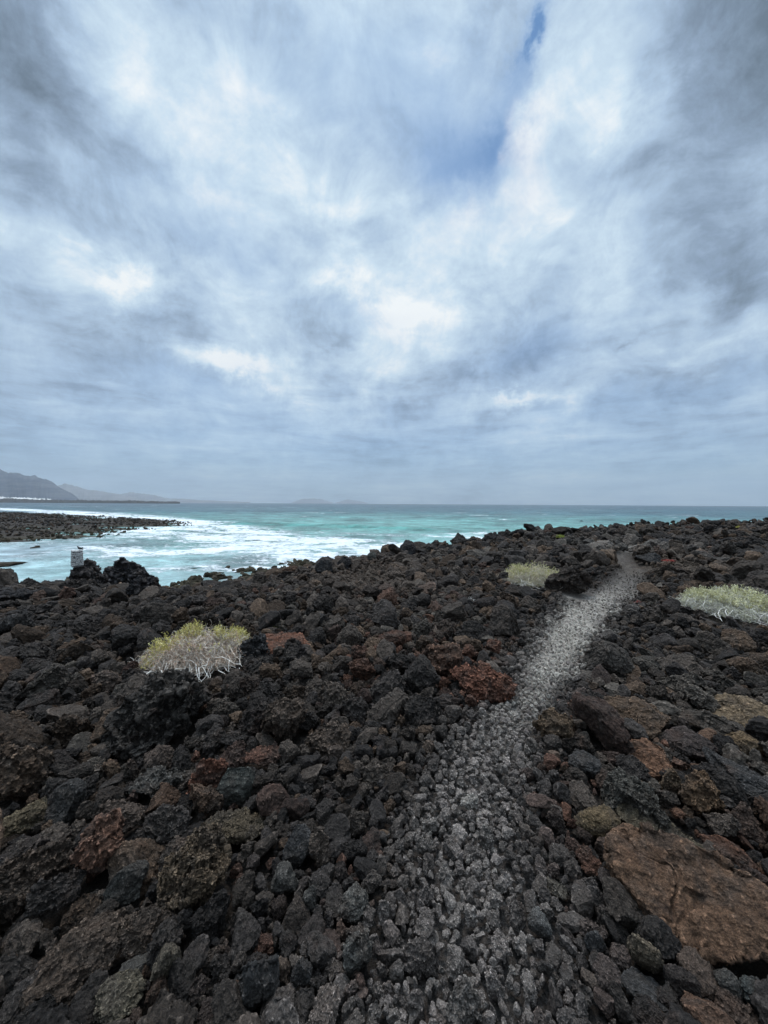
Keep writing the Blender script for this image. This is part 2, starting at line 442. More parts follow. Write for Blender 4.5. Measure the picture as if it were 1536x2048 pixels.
def path_tint(x, y, n, seed, col):
    g = np.random.default_rng(seed)
    pd, pale, along = path_info(x, y)
    pw = sstep(1.30, 0.35, pd + 0.45 * fbm2(x*2.2, y*2.2, 3, 91) + 0.35 * (g.random(n) - 0.5))
    core = sstep(1.05, 0.15, pd + 0.6 * fbm2(x*3.1, y*3.1, 3, 92))
    grey = np.array([0.104, 0.094, 0.092]); wht = np.array([0.46, 0.44, 0.41])
    near = sstep(2.5, 6.5, along)
    p = grey[None] * (0.55 + 0.9 * g.random(n))[:, None] * (0.85 + (0.40 + 0.35 * near[:, None][:, 0]) * sstep(1.0, 0.15, pd + 0.3 * fbm2(x*1.3, y*1.3, 2, 95)))[:, None]
    wf = (core * (0.10 + 0.85 * pale) * sstep(0.1, 0.8, g.random(n) + 0.2 * pale))[:, None]
    chip = ((g.random(n) > 0.988) * sstep(1.2, 0.5, pd) * 0.35 * sstep(1.5, 4, along))[:, None]
    wf = np.maximum(wf, chip) * (1 - 0.75 * sstep(9.0, 10.6, along))[:, None]
    p = p * (1 - 0.4 * sstep(9.0, 11.0, along))[:, None] * np.array([1.0, 0.99, 0.97])
    p = p * (1 - wf) + wht * wf
    col = col * (1 - pw[:, None]) + p * pw[:, None]
    for X_, Y_, r_, cc_, am_ in DIRT:
        m_ = (am_ * np.exp(-(((x - X_)**2 + (y - Y_)**2) / r_**2)) * (0.6 + 0.4 * fbm2(x*3, y*3, 2, 98)))[:, None]
        col = col * (1 - m_) + np.array(cc_) * m_
    return col

nth, nr = 900, 1150
th = np.linspace(-math.pi, math.pi, nth, endpoint=False)
th = th - 0.55 * np.sin(th)                      # denser towards +Y
rr = np.concatenate([[0.0], np.geomspace(0.35, 300, nr - 14), np.geomspace(330, 21000, 13)])
TH, RR = np.meshgrid(th, rr)
gx = np.sin(TH) * RR; gy = np.cos(TH) * RR - 1.0
gz = height(gx.ravel(), gy.ravel()).reshape(gx.shape)
rough = 0.045 * fbm3(gx*2.6, gy*2.6, gx*0, 5, 3, 0.6, 2) + 0.020 * fbm2(gx*14, gy*14, 3, 4, 0.6)
far_r = sstep(6, 30, RR)
rough = rough + far_r * 0.16 * fbm3(gx*0.8, gy*0.8, gx*0, 5, 13, 0.6, 2)
pd_g, _, _ = path_info(gx, gy)
onp = sstep(1.9, 1.2, pd_g)
rough = rough * (1 - 0.75 * onp) - 0.045 * (1 - onp) - 0.030 * onp - 0.05 * far_r
rough = np.where(RR > 280, 0, rough)
gz = np.where(RR > 320, np.minimum(gz, -12), gz + rough)
gcol = np.zeros((gx.size, 3)) + np.array([0.038, 0.032, 0.028])
nn = fbm2(gx.ravel()*0.9, gy.ravel()*0.9, 4, 14)
gcol = gcol * (1 + 0.5 * nn)[:, None]
gcol = path_tint(gx.ravel(), gy.ravel(), gx.size, 4, gcol)
pd_c, pale_c, _ = path_info(gx.ravel(), gy.ravel())
gcol = gcol * (1 - 0.62 * sstep(1.9, 1.2, pd_c) * (1 - 0.75 * pale_c))[:, None]   # ground painted darker below path stones for shadowed gaps
zf = gz.ravel()
weed = (sstep(-4.35, -4.85, zf) * sstep(-0.35, 0.35, fbm2(gx.ravel()*0.3, gy.ravel()*0.3, 3, 15) + 0.15))[:, None]
gcol = gcol * (1 - weed) + np.array([0.046, 0.040, 0.027]) * weed
me = mesh_np('ground', np.stack([gx.ravel(), gy.ravel(), gz.ravel()], 1), grid_faces(nr, nth, True)[:, ::-1], M_GND)
attr(me, 'col', gcol)
tag(link('ground', me), kind='structure')

# ------------------------------------------------------------------ sea
def seapt(px, py):
    d = pix_ray(px, py); t = (SEA - EYE) / d.z
    return (d.x*t, d.y*t)
def seg_dist(x, y, pts):
    best = np.full(x.shape, 1e9); wv = np.zeros(x.shape)
    for (a, b) in zip(pts[:-1], pts[1:]):
        ax, ay, aw = a; bx, by, bw = b
        ex, ey = bx-ax, by-ay
        t = np.clip(((x-ax)*ex + (y-ay)*ey) / (ex*ex+ey*ey), 0, 1)
        d = np.hypot(x-ax-t*ex, y-ay-t*ey) / (aw + (bw-aw)*t)
        best = np.minimum(best, d)
    return best
nths, nrs = 1000, 1500
ths = np.linspace(-1.15, 1.15, nths)
rs = np.geomspace(18, 21000, nrs)
THs, RS = np.meshgrid(ths, rs)
sx = np.sin(THs) * RS; sy = np.cos(THs) * RS
x, y = sx.ravel(), sy.ravel(); R_ = RS.ravel()
dry, _, _ = None, None, None
res = R_ * 0.0055
def wave(lx, ly, amp, seed, ang):
    c, s = math.cos(ang), math.sin(ang)
    a = (c*x + s*y); b = (-s*x + c*y)
    v = fbm2(a/lx, b/ly, 2, seed)
    return amp * v * sstep(ly*0.6, ly*0.15, res)
z = wave(18, 5.0, 0.30, 51, 0.1) + wave(5, 1.8, 0.13, 52, -0.15) + wave(1.8, 0.8, 0.05, 53, 0.2) + wave(60, 22, 0.5, 54, 0.05) * sstep(60, 200, R_)
# a breaking swell crest out in the bay
def px_line(lst):
    o_ = []
    for px, py, hw in lst:
        X, Y = seapt(px, py); o_.append((X, Y, hw * Y / FPX * 2.2 if False else hw))
    return o_
crest = px_line([(430, 1047, 2.2), (560, 1049, 2.6), (660, 1052, 2.6), (760, 1056, 2.2), (850, 1060, 2.0)])
z = z + 0.55 * np.exp(-seg_dist(x, y, crest)**2)
calm = sstep(30, 42, R_)
z = z * (0.25 + 0.75 * sstep(34, 60, R_))
# foam: surf lines and washes, half-widths in metres across the water
def foam_line(lst): return np.exp(-seg_dist(x, y, px_line(lst))**2)
n_a = fbm2(x*0.13, y*0.24, 5, 61, 0.6); n_b = fbm2(x*0.75, y*1.2, 5, 62, 0.65)
lines = 1.1 * foam_line([(-60, 1016, 17.1), (100, 1022, 17.1), (220, 1031, 17.1), (300, 1038, 15.2), (370, 1043, 11.4), (410, 1048, 9.5)])
lines = np.maximum(lines, 0.55 * foam_line([(-40, 1011, 13.3), (80, 1011, 13.3), (170, 1013, 9.5)]))
lines = np.maximum(lines, 1.15 * foam_line([(520, 1079, 3.8), (600, 1080, 6.5), (690, 1086, 6.8), (780, 1093, 5.7), (860, 1097, 4.8), (950, 1100, 3.8)]))
lines = np.maximum(lines, 0.95 * foam_line([(360, 1060, 13.3), (430, 1056, 11.4), (520, 1068, 9.5)]))
lines = np.maximum(lines, 0.75 * foam_line([(210, 1098, 4.8), (260, 1112, 4.2), (370, 1106, 3.8), (480, 1098, 4.9), (560, 1094, 5.7)]))
lines = np.maximum(lines, 0.70 * foam_line([(560, 1092, 7.6), (680, 1104, 7.6), (800, 1112, 7.6)]))
lines = np.maximum(lines, 0.72 * foam_line([(350, 1072, 11.4), (460, 1080, 9.5), (560, 1104, 9.5), (640, 1112, 7.6)]))
lines = np.maximum(lines, 0.60 * foam_line([(280, 1142, 1.3), (350, 1140, 1.3), (430, 1134, 1.5), (560, 1128, 1.9), (640, 1122, 1.9)]))
lines = np.maximum(lines, 0.85 * foam_line([(870, 1074, 4.8), (960, 1078, 4.8), (1050, 1080, 4.8)]))
lines = np.maximum(lines, 0.45 * foam_line([(560, 1062, 3.8), (700, 1068, 5.7), (860, 1072, 5.7), (1000, 1064, 5.7)]))
lines = np.maximum(lines, 0.55 * foam_line([(80, 1112, 3.8), (140, 1106, 3.8), (200, 1108, 3.8)]))
sdh = height(x, y)
shore = sstep(-5.9, -5.05, sdh) * sstep(-4.7, -5.0, sdh)
foam = lines * (0.80 + 0.95 * n_a + 0.55 * n_b) + 0.42 * shore * sstep(-0.1, 0.5, n_b + 0.3)
# whitecaps on the open water
cap = fbm2(x*0.035, y*0.16, 4, 65, 0.6)
foam = foam + 0.9 * sstep(0.50, 0.62, cap) * sstep(90, 200, R_) * sstep(3500, 900, R_)
foam = foam + 0.22 * sstep(0.0, 0.4, n_b) * sstep(130, 60, R_)
z = z + 0.50 * np.clip(lines, 0, 1) * (1 + n_b) * 0.5
# water colour by depth over sand and rock
Rn = R_ * (1 + 0.22 * fbm2(x*0.02, y*0.05, 4, 66)) 
c0 = np.array([0.32, 0.47, 0.46]); c1 = np.array([0.135, 0.315, 0.275]); c2 = np.array([0.036, 0.105, 0.122]); c3 = np.array([0.030, 0.066, 0.088])
k1 = sstep(38, 85, Rn)[:, None]; k2 = sstep(95, 330, Rn)[:, None]; k3 = sstep(250, 1100, Rn)[:, None]
wc = c0 * (1-k1) + c1 * k1; wc = wc * (1-k2) + c2 * k2; wc = wc * (1-k3) + c3 * k3
# the lagoon behind the headland: pale and milky
lag = (sstep(-26, -48, x) * sstep(75, 50, y))[:, None]
wc = wc * (1-lag) + np.array([0.40, 0.50, 0.52]) * lag
gx2 = np.exp(-seg_dist(x, y, [(a, b - 3, c * 1.3) for a, b, c in crest])**2)[:, None]
wc = wc * (1 - 0.8*gx2) + np.array([0.05, 0.24, 0.21]) * 0.8 * gx2
m, t = new_mat('sea_water')
o = t.add('ShaderNodeOutputMaterial')
b = t.add('ShaderNodeBsdfPrincipled', {'Roughness': 0.28, 'IOR': 1.33})
ac = t.add('ShaderNodeAttribute'); ac.attribute_name = 'col'
af = t.add('ShaderNodeAttribute'); af.attribute_name = 'foam'
pos = t.add('ShaderNodeNewGeometry').outputs['Position']
sp = t.vmath('MULTIPLY', pos, (0.66, 1.0, 1.0))
lace = t.noise(sp, 1.6, 7, 0.72, 1.2)
lace2 = t.noise(sp, 0.35, 6, 0.7, 0.8)
fo = t.math('ADD', af.outputs['Fac'], t.math('ADD', t.math('MULTIPLY', t.math('SUBTRACT', lace, 0.5), 2.3), t.math('MULTIPLY', t.math('SUBTRACT', lace2, 0.5), 0.9)))
fm = t.ramp(fo, 0.32, 0.80)
shade = t.math('MULTIPLY', t.ramp(t.noise(sp, 0.26, 8, 0.75, 0.5), 0.38, 0.62, 0.60, 1.4, False), t.ramp(t.math('ADD', t.math('MULTIPLY', t.noise(pos, 0.07, 9, 0.8), 0.6), t.math('MULTIPLY', t.noise(pos, 0.010, 9, 0.82), 0.4)), 0.42, 0.58, 0.42, 1.55, False))
sh3 = t.add('ShaderNodeCombineXYZ', {0: shade, 1: shade, 2: shade}).outputs[0]
wcol = t.vmath('MULTIPLY', ac.outputs['Color'], sh3)
t.l.new(t.mix(fm, wcol, (0.84, 0.87, 0.88)), b.inputs['Base Color'])
t.l.new(t.ramp(fm, 0, 1, 0.28, 0.8), b.inputs['Roughness'])
t.l.new(t.ramp(fm, 0, 1, 0.5, 0.2), b.inputs['Specular IOR Level'])
h1 = t.noise(sp, 0.9, 8, 0.66, 0.6); h2 = t.noise(sp, 0.12, 6, 0.65, 0.6)
hh = t.math('ADD', t.math('MULTIPLY', h1, 0.30), t.math('ADD', t.math('MULTIPLY', h2, 2.6), t.math('ADD', t.math('MULTIPLY', t.noise(sp, 0.025, 6, 0.65, 0.5), 7.0), t.math('MULTIPLY', fm, 0.12))))
bp = t.add('ShaderNodeBump', {'Height': hh, 'Distance': 1.0, 'Strength': 0.8})
t.l.new(bp.outputs[0], b.inputs['Normal'])
t.l.new(b.outputs[0], o.inputs[0])
me = mesh_np('sea', np.stack([x, y, SEA + z * sstep(9000, 1000, R_)], 1), grid_faces(nrs, nths)[:, ::-1], m)
attr(me, 'col', wc); attr(me, 'foam', foam)
tag(link('sea', me), kind='structure')

# ------------------------------------------------------------------ far coast: ridges built at their own distance
def at_far(px, py, dist):
    d = pix_ray(px, py); k = dist / d.y
    return d.x*k, dist, EYE + d.z*k
def ridge(name, pts, dist, depth, mat, seed, jag=0.06, n=260, rows=26, base=-8.0):
    P = np.array([at_far(px, py, dist) for px, py in pts])
    X = np.linspace(P[0, 0], P[-1, 0], n); Z = np.interp(X, P[:, 0], P[:, 2])
    hgt = Z - base
    u = np.linspace(0, 1, rows)
    UU, XX = np.meshgrid(u, X, indexing='ij')
    prof = np.sin(np.clip(UU * 1.9, 0, 1) * math.pi / 2) * sstep(1.0, 0.62, UU)
    gully = fbm2(XX / (depth * 0.10), UU * 1.5, 5, seed, 0.6)
    HH = np.tile(hgt, (rows, 1))
    edge = fbm2(X / (dist * 0.004), X * 0, 4, seed + 5, 0.6)
    HH = HH * (1 + jag * edge[None, :] * (Z - EYE > 5)[None, :])
    ZZ = base + HH * prof * (1 + 0.16 * gully * np.sin(UU * math.pi))
    YY = dist - depth * 0.5 + UU * depth + gully * depth * 0.06
    XX = XX * (YY / dist)
    me = mesh_np(name, np.stack([XX.ravel(), YY.ravel(), ZZ.ravel()], 1), grid_faces(rows, n)[:, ::-1], mat)
    return tag(link(name, me), kind='structure')
def land_mat(name, a, b_, sc, band=0.0):
    m, t = new_mat(name)
    o = t.add('ShaderNodeOutputMaterial'); b = t.add('ShaderNodeBsdfPrincipled', {'Roughness': 0.95})
    pos = t.add('ShaderNodeNewGeometry').outputs['Position']
    sp = t.vmath('MULTIPLY', pos, (1, 1, 6.0))
    n = t.noise(sp, sc, 7, 0.65)
    t.l.new(t.mix(t.ramp(n, 0.35, 0.65), a, b_), b.inputs['Base Color']); t.l.new(b.outputs[0], o.inputs[0])
    return m
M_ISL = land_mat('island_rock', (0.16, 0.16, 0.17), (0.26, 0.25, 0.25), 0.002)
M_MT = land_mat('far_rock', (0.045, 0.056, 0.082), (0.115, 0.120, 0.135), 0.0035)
M_DUNE = land_mat('pale_sand', (0.55, 0.54, 0.50), (0.80, 0.79, 0.77), 0.01)
M_LOW = land_mat('low_lava', (0.012, 0.013, 0.014), (0.05, 0.045, 0.038), 0.02)
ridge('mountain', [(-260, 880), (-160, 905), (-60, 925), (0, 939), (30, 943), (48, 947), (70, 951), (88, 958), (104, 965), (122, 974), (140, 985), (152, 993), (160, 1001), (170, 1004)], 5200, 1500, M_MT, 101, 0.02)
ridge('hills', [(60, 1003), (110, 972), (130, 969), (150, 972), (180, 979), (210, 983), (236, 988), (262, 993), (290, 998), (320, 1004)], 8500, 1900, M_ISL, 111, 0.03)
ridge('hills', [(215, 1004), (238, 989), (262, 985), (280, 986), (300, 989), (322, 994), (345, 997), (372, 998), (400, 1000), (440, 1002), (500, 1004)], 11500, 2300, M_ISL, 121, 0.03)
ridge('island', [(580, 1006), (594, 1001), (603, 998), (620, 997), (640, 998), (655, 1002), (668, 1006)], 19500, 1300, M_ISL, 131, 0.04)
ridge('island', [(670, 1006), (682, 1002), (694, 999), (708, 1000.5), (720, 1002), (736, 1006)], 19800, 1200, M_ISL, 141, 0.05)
ridge('dunes', [(-120, 996), (-60, 996), (0, 993.5), (25, 994.5), (50, 995.5), (75, 997), (104, 998.5), (112, 1002)], 3300, 300, M_DUNE, 151, 0.22)
ridge('low_point', [(-200, 997), (0, 996.6), (30, 997), (60, 998.6), (100, 999.2), (150, 1000), (200, 1000.6), (280, 1001.2), (330, 1002.5), (360, 1003.6)], 2300, 500, M_LOW, 161, 0.2, n=500)

# ------------------------------------------------------------------ rock shapes
_ico = {}
def ico(sub):
    if sub not in _ico:
        bm = bmesh.new(); bmesh.ops.create_icosphere(bm, subdivisions=sub, radius=1.0)
        v = np.array([p.co[:] for p in bm.verts]); f = np.array([[q.index for q in p.verts] for p in bm.faces]); bm.free()
        v /= np.linalg.norm(v, axis=1)[:, None]
        _ico[sub] = (v, f)
    return _ico[sub]
def vnormals(v, f):
    a, b, c = v[f[:, 0]], v[f[:, 1]], v[f[:, 2]]
    fn = np.cross(b - a, c - a)
    n = np.stack([np.bincount(f.ravel(), np.repeat(fn[:, k], 3), len(v)) for k in range(3)], 1)
    return n / (np.linalg.norm(n, axis=1)[:, None] + 1e-12)
def rock_shape(seed, sub, style='clinker', size=(1, 1, 1), rough=1.0):
    """unit-ish rock; style: clinker (lumpy aa lava), block (broken faces), slab (flat, layered), spiky"""
    g = np.random.default_rng(seed)
    d, f = ico(sub)
    npl = {'clinker': 16, 'block': 9, 'slab': 14, 'spiky': 12, 'pebble': 18}[style]
    N = g.normal(size=(npl, 3)); N /= np.linalg.norm(N, axis=1)[:, None]
    cc = g.uniform({'clinker': 0.62, 'block': 0.60, 'slab': 0.6, 'spiky': 0.5, 'pebble': 0.75}[style], 1.0, npl)
    dots = np.maximum(d @ N.T, 1e-3)
    rr_ = cc[None] / dots
    kp = {'clinker': 9, 'block': 26, 'slab': 16, 'spiky': 12, 'pebble': 7}[style]
    r = (np.sum(np.maximum(rr_, 0.05)**(-kp), 1) + 1.15**(-kp))**(-1.0 / kp)
    size = np.array(size, float)
    v = d * r[:, None] * size
    thin = float(size.min()); o = g.uniform(-50, 50, 3)
    amp = {'clinker': 0.26, 'block': 0.13, 'slab': 0.16, 'spiky': 0.32, 'pebble': 0.17}[style] * rough * (0.35 + 0.65 * thin)
    def n3(s, octs, mode, gain=0.55, k=0):
        q = v + o
        return fbm3(q[:, 0]*s + k, q[:, 1]*s, q[:, 2]*s, octs, seed % 97, gain, mode)
    # broad lumps first, then knobs, then crust: each pushed out along the surface the last one left
    v = v + vnormals(v, f) * (amp * 1.2 * n3(1.5, 2, 0) + amp * 0.55 * n3(2.6, 2, 2, 0.5, 9))[:, None]
    dd_ = amp * 0.42 * n3(4.6, 3, 2, 0.55, 12) - amp * 0.55 * np.maximum(n3(2.9, 2, 1, 0.5, 4) - 0.45, 0)
    if style == 'spiky': dd_ = dd_ + 0.22 * np.maximum(n3(2.2, 3, 1, 0.5, 2), 0)
    v = v + vnormals(v, f) * dd_[:, None]
    if sub >= 6:
        fine_ = amp * 0.20 * n3(11, 3, 2, 0.6, 3) - amp * 0.22 * np.maximum(n3(8, 2, 1, 0.5, 14) - 0.35, 0)
        q = v + o
        for fq, sd_ in ((1.5, 51), (2.6, 57)):
            cr_ = vnoise(q[:, 0]*fq, q[:, 1]*fq, q[:, 2]*fq, sd_ + seed % 31)
            fine_ = fine_ - 0.045 * np.exp(-(cr_ / (0.03 if sub > 6 else 0.05))**2)
        if sub >= 7: fine_ = fine_ + amp * 0.09 * n3(26, 3, 2, 0.6, 6)
        v = v + vnormals(v, f) * fine_[:, None]
    else:
        v = v + vnormals(v, f) * (amp * 0.22 * n3(10, 2, 2, 0.6, 3))[:, None]
    return v, f
def rock_mesh(name, seed, sub, style, size=(1, 1, 1), rough=1.0, mat=None):
    v, f = rock_shape(seed, sub, style, size, rough)
    return mesh_np(name, v, f, mat or M_OBJ)

# shared shapes for scattered rocks (unit radius)
PROTO_STY = ['clinker', 'block', 'clinker', 'pebble', 'clinker', 'block', 'clinker', 'clinker', 'block', 'pebble', 'clinker', 'clinker', 'block', 'clinker', 'slab', 'pebble', 'block', 'clinker', 'clinker', 'block']
NPROTO = len(PROTO_STY)
psize = []
for i in range(NPROTO):
    g = np.random.default_rng(900 + i)
    s_ = np.array([g.uniform(0.95, 1.35), g.uniform(0.75, 1.0), g.uniform(0.6, 0.85)])
    if PROTO_STY[i] == 'slab': s_ = np.array([1.3, 1.0, 0.45])
    psize.append(s_)
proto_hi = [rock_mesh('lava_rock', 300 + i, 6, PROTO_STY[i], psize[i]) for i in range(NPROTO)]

# ------------------------------------------------------------------ singular rocks of the photograph
BLK = (0.026, 0.027, 0.030); DGR = (0.042, 0.042, 0.044); GRY = (0.062, 0.060, 0.057); SLATE = (0.043, 0.048, 0.045)
BRN = (0.080, 0.052, 0.034); DBR = (0.058, 0.043, 0.034); RED = (0.105, 0.044, 0.028); OCH = (0.105, 0.072, 0.040); TAN = (0.13, 0.095, 0.06)
